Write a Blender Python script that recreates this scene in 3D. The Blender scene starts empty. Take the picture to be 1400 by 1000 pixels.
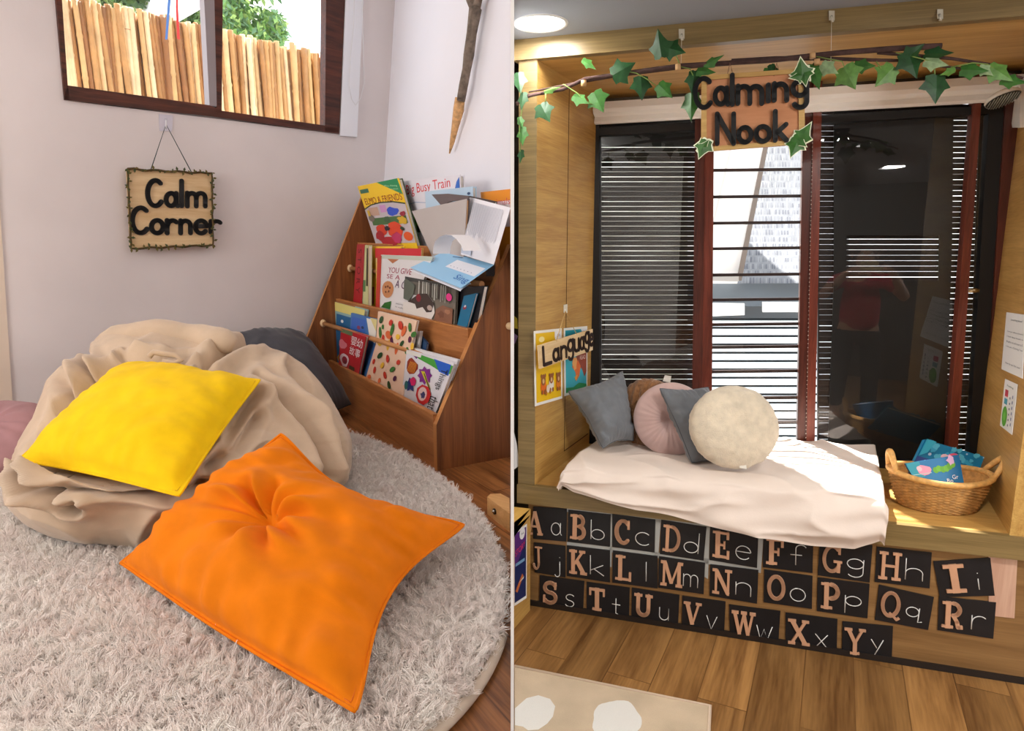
import bpy, bmesh, math, random
from math import sin, cos, pi, atan2, sqrt, radians, hypot
from mathutils import Vector as V, Matrix, noise
random.seed(7)
SC = bpy.context.scene
COL = SC.collection
# ------------------------------------------------------------------ survey of the photograph
FPX = 900.0
PITCH = atan2(155, 900)
CP, SP = cos(PITCH), sin(PITCH)
CAM = V((0, 0, 1.4))
def ray(u, v):
    a = (u-700)/FPX; b = (500-v)/FPX
    return V((a, CP+b*SP, -SP+b*CP))
def onz(u, v, z):
    d = ray(u, v); return CAM + d*((z-CAM.z)/d.z)
def onpl(u, v, P, n):
    d = ray(u, v); return CAM + d*((P-CAM).dot(n)/d.dot(n))
EZ = V((0, 0, 1))
def pix(P):
    d = P-CAM; yy = d.y*CP-d.z*SP
    return 700+FPX*d.x/yy, 500-FPX*(d.y*SP+d.z*CP)/yy
# calm corner: raised floor level, back wall and bookcase directions
ZL = 0.62
WA = onz(20, 614, ZL); WB = onz(435, 540, ZL)          # foot of the window wall
WD = (WB-WA); WD.z = 0; WD.normalize()
WN = V((WD.y, -WD.x, 0))                               # into the room
def wall(u, v, off=0.0): return onpl(u, v, WA+WN*off, WN)
S0 = V((-.27, 2.283, ZL)); ES = V((-.528, .849, 0)).normalized(); ED = V((ES.y, -ES.x, 0))
def sh(s, d, z): return S0 + ES*s + ED*d + EZ*z
def shp(u, v, d0, lean=0.0, z0=0.0):
    """point of pixel u,v on the plane d = d0 + lean*(z-z0) of the bookcase"""
    n = (ED - EZ*lean).normalized()
    return onpl(u, v, sh(0, d0, z0), n)
CT = wall(540, 0); CB = wall(510, 500)                 # corner line of the two walls
RN = (CT-CB).cross(ES).normalized()
if RN.dot(V((-1, 0, 0))) < 0: RN = -RN
def rwall(u, v, off=0.0): return onpl(u, v, CB+RN*off, RN)
# reading nook: front line and directions
NA = onz(730, 830, 0); TH = radians(-17)
EX = V((cos(TH), sin(TH), 0)); EY = V((-sin(TH), cos(TH), 0))
SK = 0.16                                              # the alcove runs slightly askew to its front
def nk(x, y, z): return NA + EX*(x+SK*y) + EY*y + EZ*z
def nf(u, v, y): return onpl(u, v, NA+EY*y, EY)
def loc(P):
    q = P-NA; y = q.dot(EY); return V((q.dot(EX)-SK*y, y, q.z))
ESK = (EX*SK+EY).normalized()                          # depth direction of the alcove sides
# ------------------------------------------------------------------ materials
def lin(c):
    out = []
    for v in c[:3]:
        v = v/255.0
        out.append(v/12.92 if v <= .04045 else ((v+.055)/1.055)**2.4)
    return tuple(out)+(1.0,)
MC = {}
def nt(name):
    m = bpy.data.materials.new(name); m.use_nodes = True
    t = m.node_tree; b = t.nodes['Principled BSDF']
    return m, t, b
def mat(col, rough=.6, var=0., vscale=6., bump=0., bscale=60., bdist=.004, metal=0., spec=.4, sheen=0., name=None, detail=4):
    key = (tuple(col), rough, var, vscale, bump, bscale, bdist, metal, spec, sheen, name)
    if key in MC: return MC[key]
    m, t, b = nt(name or 'plain_%02x%02x%02x' % tuple(int(x) for x in col[:3]))
    c = lin(col)
    b.inputs['Base Color'].default_value = c
    b.inputs['Roughness'].default_value = rough
    b.inputs['Metallic'].default_value = metal
    b.inputs['Specular IOR Level'].default_value = spec
    if sheen: b.inputs['Sheen Weight'].default_value = sheen
    if var or bump:
        g = t.nodes.new('ShaderNodeNewGeometry')
    if var:
        n = t.nodes.new('ShaderNodeTexNoise'); n.inputs['Scale'].default_value = vscale; n.inputs['Detail'].default_value = detail
        t.links.new(g.outputs['Position'], n.inputs['Vector'])
        r = t.nodes.new('ShaderNodeValToRGB')
        r.color_ramp.elements[0].position = .3; r.color_ramp.elements[1].position = .7
        r.color_ramp.elements[0].color = tuple(x*(1-var) for x in c[:3])+(1,)
        r.color_ramp.elements[1].color = tuple(min(1, x*(1+var)) for x in c[:3])+(1,)
        t.links.new(n.outputs['Fac'], r.inputs['Fac']); t.links.new(r.outputs['Color'], b.inputs['Base Color'])
    if bump:
        n2 = t.nodes.new('ShaderNodeTexNoise'); n2.inputs['Scale'].default_value = bscale; n2.inputs['Detail'].default_value = 3
        t.links.new(g.outputs['Position'], n2.inputs['Vector'])
        bp = t.nodes.new('ShaderNodeBump'); bp.inputs['Strength'].default_value = bump; bp.inputs['Distance'].default_value = bdist
        t.links.new(n2.outputs['Fac'], bp.inputs['Height']); t.links.new(bp.outputs['Normal'], b.inputs['Normal'])
    MC[key] = m
    return m
def wood(name, c1, c2, along, up=None, grain=(1.2, 28., 28.), rough=.45, fine=.25, planks=None, bump=.15, spec=.35, knots=None, gap=.35):
    """grain runs along the vector ALONG; planks=(width, length) adds boards lying in the along/up plane"""
    m, t, b = nt(name); N = t.nodes; L = t.links
    a = V(along).normalized(); u = V(up) if up is not None else (EZ if abs(a.z) < .9 else V((1, 0, 0)))
    u = (u - a*u.dot(a)).normalized(); w = a.cross(u)
    g = N.new('ShaderNodeNewGeometry')
    def dotn(v):
        d = N.new('ShaderNodeVectorMath'); d.operation = 'DOT_PRODUCT'; d.inputs[1].default_value = v
        L.new(g.outputs['Position'], d.inputs[0]); return d.outputs['Value']
    cx = N.new('ShaderNodeCombineXYZ')
    L.new(dotn(a), cx.inputs[0]); L.new(dotn(u), cx.inputs[1]); L.new(dotn(w), cx.inputs[2])
    coord = cx.outputs[0]
    off = None
    if planks:
        br = N.new('ShaderNodeTexBrick'); br.offset = .37; br.squash = 1
        br.inputs['Color1'].default_value = (0, 0, 0, 1); br.inputs['Color2'].default_value = (1, 1, 1, 1)
        br.inputs['Mortar'].default_value = (.5, .5, .5, 1)
        br.inputs['Scale'].default_value = 1; br.inputs['Mortar Size'].default_value = .0018
        br.inputs['Brick Width'].default_value = planks[1]; br.inputs['Row Height'].default_value = planks[0]
        L.new(coord, br.inputs['Vector'])
        sc = N.new('ShaderNodeVectorMath'); sc.operation = 'MULTIPLY_ADD'
        sc.inputs[1].default_value = (7.3, 3.1, 0); 
        L.new(br.outputs['Color'], sc.inputs[0]); L.new(coord, sc.inputs[2]); off = br
        coord = sc.outputs[0]
    mul = N.new('ShaderNodeVectorMath'); mul.operation = 'MULTIPLY'; mul.inputs[1].default_value = grain
    L.new(coord, mul.inputs[0])
    n = N.new('ShaderNodeTexNoise'); n.inputs['Scale'].default_value = 1; n.inputs['Detail'].default_value = 6
    n.inputs['Roughness'].default_value = .6; n.inputs['Distortion'].default_value = .6
    L.new(mul.outputs[0], n.inputs['Vector'])
    mul2 = N.new('ShaderNodeVectorMath'); mul2.operation = 'MULTIPLY'; mul2.inputs[1].default_value = (grain[0]*6, grain[1]*9, grain[2]*9)
    L.new(coord, mul2.inputs[0])
    n2 = N.new('ShaderNodeTexNoise'); n2.inputs['Scale'].default_value = 1; n2.inputs['Detail'].default_value = 2
    L.new(mul2.outputs[0], n2.inputs['Vector'])
    mx = N.new('ShaderNodeMix'); mx.inputs['Factor'].default_value = fine
    L.new(n.outputs['Fac'], mx.inputs[2]); L.new(n2.outputs['Fac'], mx.inputs[3])
    fac = mx.outputs[0]
    r = N.new('ShaderNodeValToRGB'); r.color_ramp.elements[0].position = .36; r.color_ramp.elements[1].position = .64
    r.color_ramp.elements[0].color = lin(c1); r.color_ramp.elements[1].color = lin(c2)
    L.new(fac, r.inputs['Fac']); colr = r.outputs['Color']
    if planks:
        # every board a slightly different tone, dark seams
        mt = N.new('ShaderNodeMix'); mt.data_type = 'RGBA'; mt.blend_type = 'MULTIPLY'; mt.inputs[0].default_value = .35
        L.new(colr, mt.inputs[6]); L.new(br.outputs['Color'], mt.inputs[7])
        ms = N.new('ShaderNodeMix'); ms.data_type = 'RGBA'; ms.blend_type = 'MULTIPLY'; ms.inputs[7].default_value = (gap, gap*.9, gap*.8, 1)
        L.new(br.outputs['Fac'], ms.inputs[0]); L.new(mt.outputs[2], ms.inputs[6]); colr = ms.outputs[2]
    L.new(colr, b.inputs['Base Color'])
    b.inputs['Roughness'].default_value = rough; b.inputs['Specular IOR Level'].default_value = spec
    if bump:
        bp = N.new('ShaderNodeBump'); bp.inputs['Strength'].default_value = bump; bp.inputs['Distance'].default_value = .002
        L.new(fac, bp.inputs['Height']); L.new(bp.outputs['Normal'], b.inputs['Normal'])
    return m
def emit(name, col, strength):
    m, t, b = nt(name)
    b.inputs['Base Color'].default_value = lin(col)
    b.inputs['Emission Color'].default_value = lin(col); b.inputs['Emission Strength'].default_value = strength
    return m
def glass(name, tint=(1, 1, 1), refl=1.0, ior=1.5):
    m, t, b = nt(name); N = t.nodes; L = t.links
    N.remove(b); out = N['Material Output']
    tr = N.new('ShaderNodeBsdfTransparent'); tr.inputs[0].default_value = tuple(tint)+(1,)
    gl = N.new('ShaderNodeBsdfGlossy'); gl.inputs['Roughness'].default_value = .01; gl.inputs[0].default_value = (refl, refl, refl, 1)
    fr = N.new('ShaderNodeFresnel'); gg = N.new('ShaderNodeNewGeometry'); mm = N.new('ShaderNodeMix')
    mm.inputs[2].default_value = ior; mm.inputs[3].default_value = 1/ior; L.new(gg.outputs['Backfacing'], mm.inputs[0]); L.new(mm.outputs[0], fr.inputs['IOR'])
    mx = N.new('ShaderNodeMixShader'); L.new(fr.outputs[0], mx.inputs[0]); L.new(tr.outputs[0], mx.inputs[1]); L.new(gl.outputs[0], mx.inputs[2])
    L.new(mx.outputs[0], out.inputs['Surface'])
    return m
# ------------------------------------------------------------------ mesh building
class MB:
    def __init__(self): self.v = []; self.f = []; self.m = []; self.s = []; self.mats = []
    def mi(self, m):
        if m not in self.mats: self.mats.append(m)
        return self.mats.index(m)
    def face(self, pts, m, smooth=False):
        b = len(self.v); self.v += [V(p) for p in pts]; self.f.append(list(range(b, b+len(pts)))); self.m.append(self.mi(m)); self.s.append(smooth)
    def raw(self, verts, faces, m, smooth=False):
        b = len(self.v); self.v += [V(p) for p in verts]; i = self.mi(m)
        for f in faces: self.f.append([b+k for k in f]); self.m.append(i); self.s.append(smooth)
    def prism(self, pts, vec, m, m2=None):
        """closed solid: polygon PTS swept by VEC (3D)"""
        pts = [V(p) for p in pts]; vec = V(vec); n = len(pts)
        nn = V((0, 0, 0))
        for i in range(n): nn += pts[i].cross(pts[(i+1) % n])
        if nn.dot(vec) > 0: pts.reverse()
        b = len(self.v); self.v += pts + [p+vec for p in pts]
        i = self.mi(m); j = self.mi(m2) if m2 else i
        self.f.append(list(range(b, b+n))); self.m.append(i); self.s.append(False)
        self.f.append([b+n+k for k in reversed(range(n))]); self.m.append(i); self.s.append(False)
        for k in range(n):
            q = (k+1) % n
            self.f.append([b+q, b+k, b+n+k, b+n+q]); self.m.append(j); self.s.append(False)
    def hexa(self, p, m):
        """eight corners: bottom four then top four, same order"""
        b = len(self.v); self.v += [V(q) for q in p]; i = self.mi(m)
        for f in ((0, 3, 2, 1), (4, 5, 6, 7), (0, 1, 5, 4), (1, 2, 6, 5), (2, 3, 7, 6), (3, 0, 4, 7)):
            self.f.append([b+k for k in f]); self.m.append(i); self.s.append(False)
    def box(self, o, a, b, c, m):
        o, a, b, c = V(o), V(a), V(b), V(c)
        if a.cross(b).dot(c) < 0: a, b = b, a
        self.hexa([o, o+a, o+a+b, o+b, o+c, o+a+c, o+a+b+c, o+b+c], m)
    def tube(self, pts, r, m, n=8, cap=True, flat=None):
        pts = [V(p) for p in pts]; k = len(pts)
        rs = r if isinstance(r, (list, tuple)) else [r]*k
        b = len(self.v); i = self.mi(m); ref = None
        for q in range(k):
            t = (pts[min(q+1, k-1)]-pts[max(q-1, 0)]).normalized()
            if ref is None: ref = V((0, 0, 1)) if abs(t.z) < .9 else V((1, 0, 0))
            x = ref - t*ref.dot(t)
            if x.length < 1e-6: x = t.orthogonal()
            x.normalize(); y = t.cross(x); ref = x
            for a in range(n):
                an = 2*pi*a/n; self.v.append(pts[q]+(x*cos(an)+y*sin(an)*(flat or 1))*rs[q])
        for q in range(k-1):
            for a in range(n):
                c = (a+1) % n
                self.f.append([b+q*n+a, b+q*n+c, b+(q+1)*n+c, b+(q+1)*n+a]); self.m.append(i); self.s.append(True)
        if cap:
            self.f.append([b+a for a in reversed(range(n))]); self.m.append(i); self.s.append(False)
            self.f.append([b+(k-1)*n+a for a in range(n)]); self.m.append(i); self.s.append(False)
    def grid(self, fn, nu, nv, m, smooth=True, closed_u=False, closed_v=False):
        b = len(self.v); i = self.mi(m)
        for a in range(nu):
            for c in range(nv): self.v.append(V(fn(a, c)))
        for a in range(nu if closed_u else nu-1):
            for c in range(nv if closed_v else nv-1):
                a2 = (a+1) % nu; c2 = (c+1) % nv
                self.f.append([b+a*nv+c, b+a2*nv+c, b+a2*nv+c2, b+a*nv+c2]); self.m.append(i); self.s.append(smooth)
    def sphere(self, c, r, m, nu=12, nv=8, sq=(1, 1, 1)):
        c = V(c)
        self.grid(lambda a, k: c+V((sq[0]*r*cos(2*pi*a/nu)*sin(pi*k/(nv-1)), sq[1]*r*sin(2*pi*a/nu)*sin(pi*k/(nv-1)), -sq[2]*r*cos(pi*k/(nv-1)))), nu, nv, m, closed_u=True)
    def build(self, name, parent=None, mats=None, label=None, cat=None, group=None, kind=None, weld=False):
        me = bpy.data.meshes.new(name)
        if parent is not None: o0 = V(parent['_o'])
        else:
            lo = V([min(p[i] for p in self.v) for i in range(3)]); hi = V([max(p[i] for p in self.v) for i in range(3)])
            o0 = V(((lo.x+hi.x)/2, (lo.y+hi.y)/2, lo.z))
        me.from_pydata([tuple(p-o0) for p in self.v], [], self.f)
        for m in self.mats: me.materials.append(m)
        me.polygons.foreach_set('material_index', self.m); me.polygons.foreach_set('use_smooth', self.s)
        me.update()
        if weld:
            bm = bmesh.new(); bm.from_mesh(me); bmesh.ops.remove_doubles(bm, verts=bm.verts, dist=1e-5); bmesh.ops.recalc_face_normals(bm, faces=bm.faces); bm.to_mesh(me); bm.free()
        o = bpy.data.objects.new(name, me); COL.objects.link(o)
        o['_o'] = tuple(o0)
        if parent is not None: o.parent = parent
        else: o.location = o0
        tag(o, label, cat, group, kind)
        return o
def tag(o, label=None, cat=None, group=None, kind=None):
    if label: o['label'] = label
    if cat: o['category'] = cat
    if group: o['group'] = group
    if kind: o['kind'] = kind
    return o
def thing(name, at, label=None, cat=None, group=None, kind=None):
    o = bpy.data.objects.new(name, None); COL.objects.link(o); o.location = V(at); o['_o'] = tuple(at); o.empty_display_size = .05
    return tag(o, label, cat, group, kind)
def arc(cx, cy, rx, ry, a0, a1, n=14):
    return [(cx+rx*cos(radians(a0+(a1-a0)*i/n)), cy+ry*sin(radians(a0+(a1-a0)*i/n))) for i in range(n+1)]
def bil(q, u, v):
    """q = TL,TR,BR,BL; u to the right, v upwards"""
    return (q[3]*(1-u)+q[2]*u)*(1-v)+(q[0]*(1-u)+q[1]*u)*v
def pil(q):
    """u,v -> point by perspective-free bilinear map"""
    return lambda u, v: bil(q, u, v)
def qn(q):
    n = (q[1]-q[0]).cross(q[0]-q[3]).normalized()
    if n.dot(CAM-q[0]) < 0: n = -n
    return n
TXT = {}
def text2d(s):
    """outline text as flat triangles, normalised to cap height 1"""
    if s in TXT: return TXT[s]
    c = bpy.data.curves.new('txt', 'FONT'); c.body = s; c.size = 1.0; c.resolution_u = 3
    o = bpy.data.objects.new('txt', c); COL.objects.link(o)
    bpy.context.view_layer.update()
    me = bpy.data.meshes.new_from_object(o.evaluated_get(bpy.context.evaluated_depsgraph_get()))
    vs = [(p.co.x, p.co.y) for p in me.vertices]; fs = [list(p.vertices) for p in me.polygons]
    bpy.data.objects.remove(o); bpy.data.curves.remove(c); bpy.data.meshes.remove(me)
    if vs:
        x0 = min(p[0] for p in vs); x1 = max(p[0] for p in vs); y0 = min(p[1] for p in vs); y1 = max(p[1] for p in vs)
    else: x0 = x1 = y0 = y1 = 0
    TXT[s] = (vs, fs, x0, x1, y0, y1); return TXT[s]
def hair(o, n, length, m, seed=1, kids=0, rad=.35, rand=.02, brown=.02, clump=.4, steps=3):
    """pile / fur standing on a mesh"""
    o.data.materials.append(m); md = o.modifiers.new('pile', 'PARTICLE_SYSTEM'); ps = md.particle_system; ps.seed = seed; s = ps.settings
    s.type = 'HAIR'; s.count = n; s.use_advanced_hair = True; s.hair_step = steps; s.display_step = steps; s.render_step = 3
    s.normal_factor = length*.17; s.factor_random = rand; s.brownian_factor = brown; s.material = len(o.data.materials)
    s.root_radius = rad; s.tip_radius = rad*.5; s.radius_scale = .004; s.use_emit_random = True; s.emit_from = 'FACE'; s.distribution = 'RAND'
    if kids:
        s.child_type = 'SIMPLE'; s.child_percent = 1; s.rendered_child_count = kids; s.child_radius = .008; s.clump_factor = clump; s.child_length = 1; s.roughness_2 = .006; s.roughness_2_size = .5; s.roughness_endpoint = .004
class Art:
    """flat print laid on a quad: every mark sits a hair above the one before"""
    def __init__(self, mb, q, off=.0006, scr=False):
        self.mb, self.q, self.n, self.k, self.off = mb, q, qn(q), 1, off
        self.w = (q[1]-q[0]).length; self.h = (q[0]-q[3]).length
        if scr:
            a, b, c = pix(q[0]), pix(q[1]), pix(q[3]); self.w = hypot(a[0]-b[0], a[1]-b[1]); self.h = hypot(a[0]-c[0], a[1]-c[1])
    def P(self, u, v, k=None): return bil(self.q, u, v)+self.n*self.off*(self.k if k is None else k)
    def poly(self, pts, col, rough=.45):
        P = [self.P(u, v) for u, v in pts]
        if len(P) > 2 and (P[1]-P[0]).cross(P[2]-P[1]).dot(self.n) < 0: P.reverse()
        self.mb.face(P, mat(col, rough)); self.k += .35
    def rect(self, u0, v0, u1, v1, col): self.poly([(u0, v0), (u1, v0), (u1, v1), (u0, v1)], col)
    def blob(self, u, v, r, col, asp=1., n=14, wob=0., seed=0, rot=0.):
        k = self.w/self.h; rnd = random.Random(seed); pts = []
        for i in range(n):
            a = 2*pi*i/n; rr = r*(1+wob*(rnd.random()-.5)*2); x, y = rr*cos(a), rr*asp*sin(a)
            pts.append((u+x*cos(rot)-y*sin(rot), v+(x*sin(rot)+y*cos(rot))*k))
        c = (u, v)
        P = [self.P(*c)]+[self.P(*p) for p in pts]
        fs = [[0, 1+i, 1+(i+1) % n] for i in range(n)]
        if (P[1]-P[0]).cross(P[2]-P[0]).dot(self.n) < 0: fs = [f[::-1] for f in fs]
        self.mb.raw(P, fs, mat(col, .45)); self.k += .35
    def star(self, u, v, r, col, n=8, inner=.6, rot=0.):
        k = self.w/self.h; pts = []
        for i in range(2*n):
            a = pi*i/n+rot; rr = r if i % 2 == 0 else r*inner
            pts.append((u+rr*cos(a), v+rr*sin(a)*k))
        P = [self.P(u, v)]+[self.P(*p) for p in pts]; m = len(pts)
        fs = [[0, 1+i, 1+(i+1) % m] for i in range(m)]
        if (P[1]-P[0]).cross(P[2]-P[0]).dot(self.n) < 0: fs = [f[::-1] for f in fs]
        self.mb.raw(P, fs, mat(col, .45)); self.k += .35
    def text(self, s, u0, v0, u1, v1, col, dirn=0, slant=0.):
        """fit the words into the box; dirn=90 reads downwards"""
        vs, fs, x0, x1, y0, y1 = text2d(s)
        if not vs: return
        P = []
        for x, y in vs:
            a = (x-x0)/max(1e-6, x1-x0); b = (y-y0)/max(1e-6, y1-y0)
            if dirn == 0: uu, vv = u0+(u1-u0)*a, v0+(v1-v0)*b+slant*a
            else: uu, vv = u0+(u1-u0)*b, v1-(v1-v0)*a
            P.append(self.P(uu, vv))
        f0 = fs[0]
        if (P[f0[1]]-P[f0[0]]).cross(P[f0[2]]-P[f0[1]]).dot(self.n) < 0: fs = [f[::-1] for f in fs]
        self.mb.raw(P, fs, mat(col, .5)); self.k += .35
    def line(self, pts, w, col):
        """stroke of width w (share of the quad's width)"""
        k = self.w/self.h
        for (a, b), (c, d) in zip(pts[:-1], pts[1:]):
            dx, dy = c-a, (d-b)/k; l = hypot(dx, dy) or 1; nx, ny = -dy/l*w/2, dx/l*w/2*k
            self.poly([(a+nx, b+ny), (c+nx, d+ny), (c-nx, d-ny), (a-nx, b-ny)], col); self.k -= .35
        self.k += .35
def ribbon(mb, P, w, th, m, n, round_cap=True):
    """solid rounded stroke through the 3D points P (all in one plane with normal n), w wide, th thick towards n"""
    P = [V(p) for p in P]
    for a, b in zip(P[:-1], P[1:]):
        t = b-a
        if t.length < 1e-7: continue
        t.normalize(); s = n.cross(t)*(w/2)
        mb.prism([a+s, a-s, b-s, b+s], n*th, m)
    for i, p in enumerate(P):
        if not round_cap and i in (0, len(P)-1): continue
        t = V((1, 0, 0)); x = (t-n*t.dot(n))
        if x.length < .1: x = V((0, 0, 1))-n*n.z
        x.normalize(); y = n.cross(x)
        mb.prism([p+(x*cos(2*pi*k/12)+y*sin(2*pi*k/12))*(w/2) for k in range(12)], n*th, m)
# single-line handwriting: x to the right, baseline 0, x-height .55, ascender 1, descender -.4 ; advance width
o_ = arc(.25, .27, .23, .27, 90, 450, 20)
LOW = {
 'a': [arc(.24, .26, .22, .26, 40, 400, 20), [(.46, .52), (.46, .08), (.52, 0)]],
 'b': [[(.03, 1), (.03, 0)], arc(.26, .26, .22, .26, 180, -180, 20)],
 'c': [arc(.26, .27, .24, .27, 45, 315, 16)],
 'd': [arc(.24, .26, .22, .26, 0, 360, 20), [(.47, 1), (.47, 0)]],
 'e': [[(.04, .3), (.46, .3)]+arc(.25, .27, .22, .27, 8, 320, 18)],
 'f': [arc(.33, .82, .16, .18, 20, 180, 8)+[(.17, 0)], [(0, .5), (.36, .5)]],
 'g': [arc(.24, .28, .22, .25, 40, 400, 20), [(.46, .52), (.46, -.15)]+arc(.25, -.17, .21, .22, 0, -150, 10)],
 'h': [[(.03, 1), (.03, 0)], [(.03, .3)]+arc(.25, .32, .22, .23, 180, 0, 10)+[(.47, 0)]],
 'i': [[(.08, .5), (.08, 0)], [(.08, .74), (.08, .77)]],
 'j': [[(.3, .52), (.3, -.12)]+arc(.14, -.14, .16, .2, 0, -150, 8), [(.3, .74), (.3, .77)]],
 'k': [[(.03, 1), (.03, 0)], [(.4, .55), (.04, .22)], [(.14, .3), (.42, 0)]],
 'l': [[(.06, 1), (.06, 0)]],
 'm': [[(.03, .55), (.03, 0)], [(.03, .34)]+arc(.17, .36, .14, .18, 180, 0, 8)+[(.31, 0)], [(.31, .34)]+arc(.45, .36, .14, .18, 180, 0, 8)+[(.59, 0)]],
 'n': [[(.03, .55), (.03, 0)], [(.03, .3)]+arc(.22, .33, .19, .21, 180, 0, 10)+[(.41, 0)]],
 'o': [o_],
 'p': [[(.03, .55), (.03, -.42)], arc(.26, .27, .22, .26, 180, -180, 20)],
 'q': [arc(.24, .27, .22, .26, 40, 400, 20), [(.46, .53), (.46, -.25), (.6, -.2)], ],
 'r': [[(.03, .55), (.03, 0)], [(.03, .3)]+arc(.24, .3, .2, .24, 170, 45, 8)],
 's': [arc(.22, .41, .17, .14, 30, 250, 9)+arc(.2, .13, .18, .14, 75, -160, 9)],
 't': [[(.18, .85), (.18, .05), (.28, 0)], [(0, .52), (.38, .52)]],
 'u': [[(.03, .55), (.03, .2)]+arc(.22, .2, .19, .2, 180, 360, 9)+[(.41, .55), (.41, 0)]],
 'v': [[(0, .55), (.2, 0), (.42, .55)]],
 'w': [[(0, .55), (.15, 0), (.29, .42), (.43, 0), (.6, .55)]],
 'x': [[(0, .55), (.4, 0)], [(.4, .55), (0, 0)]],
 'y': [[(0, .55), (.2, .1)], [(.42, .55), (.1, -.38)]],
 'C': [arc(.36, .5, .34, .5, 50, 318, 20)],
 'N': [[(.04, 0), (.04, 1), (.6, 0), (.6, 1)]],
 'L': [[(.04, 1), (.04, 0), (.5, 0)]],
}
# ================================================================== CALM CORNER : shell
def onw(s, z, off=0.): return V((WA.x, WA.y, 0))+WD*s+WN*off+EZ*z
def ws(P): return (V(P)-WA).dot(WD)
plaster = mat((226, 218, 217), .85, var=.05, vscale=2.2, bump=.12, bscale=45, bdist=.003, spec=.2, name='painted_plaster')
plaster2 = mat((238, 237, 243), .8, var=.02, vscale=2., bump=.08, bscale=45, bdist=.003, spec=.2, name='white_plaster')
wBL = wall(87, 137); wBR = wall(462, 183)
wTL = wBL+(wall(75, 0)-wBL)*((3.0-wBL.z)/(wall(75, 0)-wBL).z)
wTR = wBR+(wall(470, 0)-wBR)*((3.0-wBR.z)/(wall(470, 0)-wBR).z)
cdir = (CT-CB)
def corner(z): return CB+cdir*((z-CB.z)/cdir.z)
mb = MB(); TW = 3.3; dv = -WN*.14
mb.prism([onw(-.7, ZL), onw(ws(wBL), ZL), wBL, wTL, onw(ws(wTL), TW), onw(-.7, TW)], dv, plaster)
mb.prism([onw(ws(wBL), ZL), onw(ws(wBR), ZL), wBR, wBL], dv, plaster)
mb.prism([wTL, wTR, onw(ws(wTR), TW), onw(ws(wTL), TW)], dv, plaster)
mb.prism([onw(ws(wBR), ZL), corner(ZL), corner(TW), onw(ws(wTR), TW), wTR, wBR], dv, plaster)
mb.build('wall_back', kind='structure')
r1 = rwall(697.5, 100); r2 = rwall(697.5, 700); rd = r1-r2
def rfar(z): return r2+rd*((z-r2.z)/rd.z)
mb = MB(); mb.prism([corner(ZL), rfar(ZL), rfar(TW), corner(TW)], -RN*.003, plaster2); mb.build('wall_right', kind='structure')
fl = wood('oak_boards_dark', (112, 64, 30), (206, 138, 78), ES, ED, grain=(1.6, 20, 20), rough=.32, planks=(.13, 1.1), bump=.1, spec=.5)
mb = MB(); mb.prism([(-3.3, .86, ZL), (-.0025, .86, ZL), (-.0025, 4.3, ZL), (-3.3, 4.3, ZL)], (0, 0, -.12), fl); mb.build('floor', kind='structure')
# strip of trim where the wall turns at the far left
mb = MB(); a = wall(-30, 400); b = wall(6, 400); c = wall(15, 545); d = wall(-20, 560)
a2, b2 = a+(a-d)*2.2, b+(b-c)*2.6
mb.prism([d+EZ*-.06, c+EZ*-.06, b2, a2], WN*.006, mat((226, 208, 190), .8)); mb.build('trim_1', kind='structure')
# ------------------------------------------------------------------ high window
fr_m = wood('stained_frame', (52, 22, 12), (98, 48, 30), WD, EZ, rough=.35, grain=(3, 40, 40))
root = thing('window_1', wBL, kind='structure')
def wq(pts, dep, m, name):          # solid bar over wall pixels
    mb = MB(); P = [wall(u, v) for u, v in pts]
    mb.prism([p+WN*.012 for p in P], -WN*dep, m); return mb.build(name, root)
def up(u, v, u2, v2, t): return (u+(u2-u)*t, v+(v2-v)*t)
L0, L1 = (75.5, 0), (87, 137); Li0, Li1 = (83.5, 0), (91.5, 117.5)
UP = -70
wq([up(*L0, *L1, -.5), L0, L1, (95, 138), Li1, Li0, up(*Li0, *Li1, -.58)], .05, fr_m, 'window_frame')
wq([(86.5, 131), (87, 137), (295, 160.5), (462, 183.5), (462, 178), (443, 172), (302, 152), (285, 144.5), (91.5, 117.5)], .05, fr_m, 'window_frame')
wq([(444, UP), (471, UP), (470, 0), (462, 183), (442.5, 180.5), (444, 0)], .05, fr_m, 'window_frame')
wq([(291.5, UP), (303.5, UP), (303, 0), (301.5, 157), (295, 157), (291.5, 0)], .05, fr_m, 'window_mullion')
wq([(277, UP), (291.5, UP), (291.5, 0), (295, 146), (285, 145), (277.5, 0)], .05, mat((150, 140, 142), .4, name='mullion_edge'), 'window_mullion')
mb = MB(); mb.face([wall(*p)-WN*.07 for p in ((82, UP), (450, UP), (444, 174), (90, 120))], glass('window_glass', refl=.8)); mb.build('window_pane', root)
# the white edge of the raised blind and its cord
bl = thing('roller_blind', wall(475, 188), 'white roller blind edge with hanging cord loop beside the brown window', 'blind')
mb = MB(); P = [wall(*p)+WN*.004 for p in ((471, UP), (497, UP), (494.5, 0), (486, 188), (463, 186), (470.5, 0))]
mb.prism(P, WN*.012, mat((238, 240, 246), .6)); mb.build('blind_edge', bl)
mb = MB(); cpx = [(480, -40), (480, 10), (479, 40), (475, 80), (473, 118), (477, 137), (482, 145), (489, 136), (494, 115), (493, 80), (492, 40), (491, -40)]
mb.tube([wall(*p)+WN*.028 for p in cpx], .0016, mat((225, 225, 225), .5), 6); mb.build('cord', bl)
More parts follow.
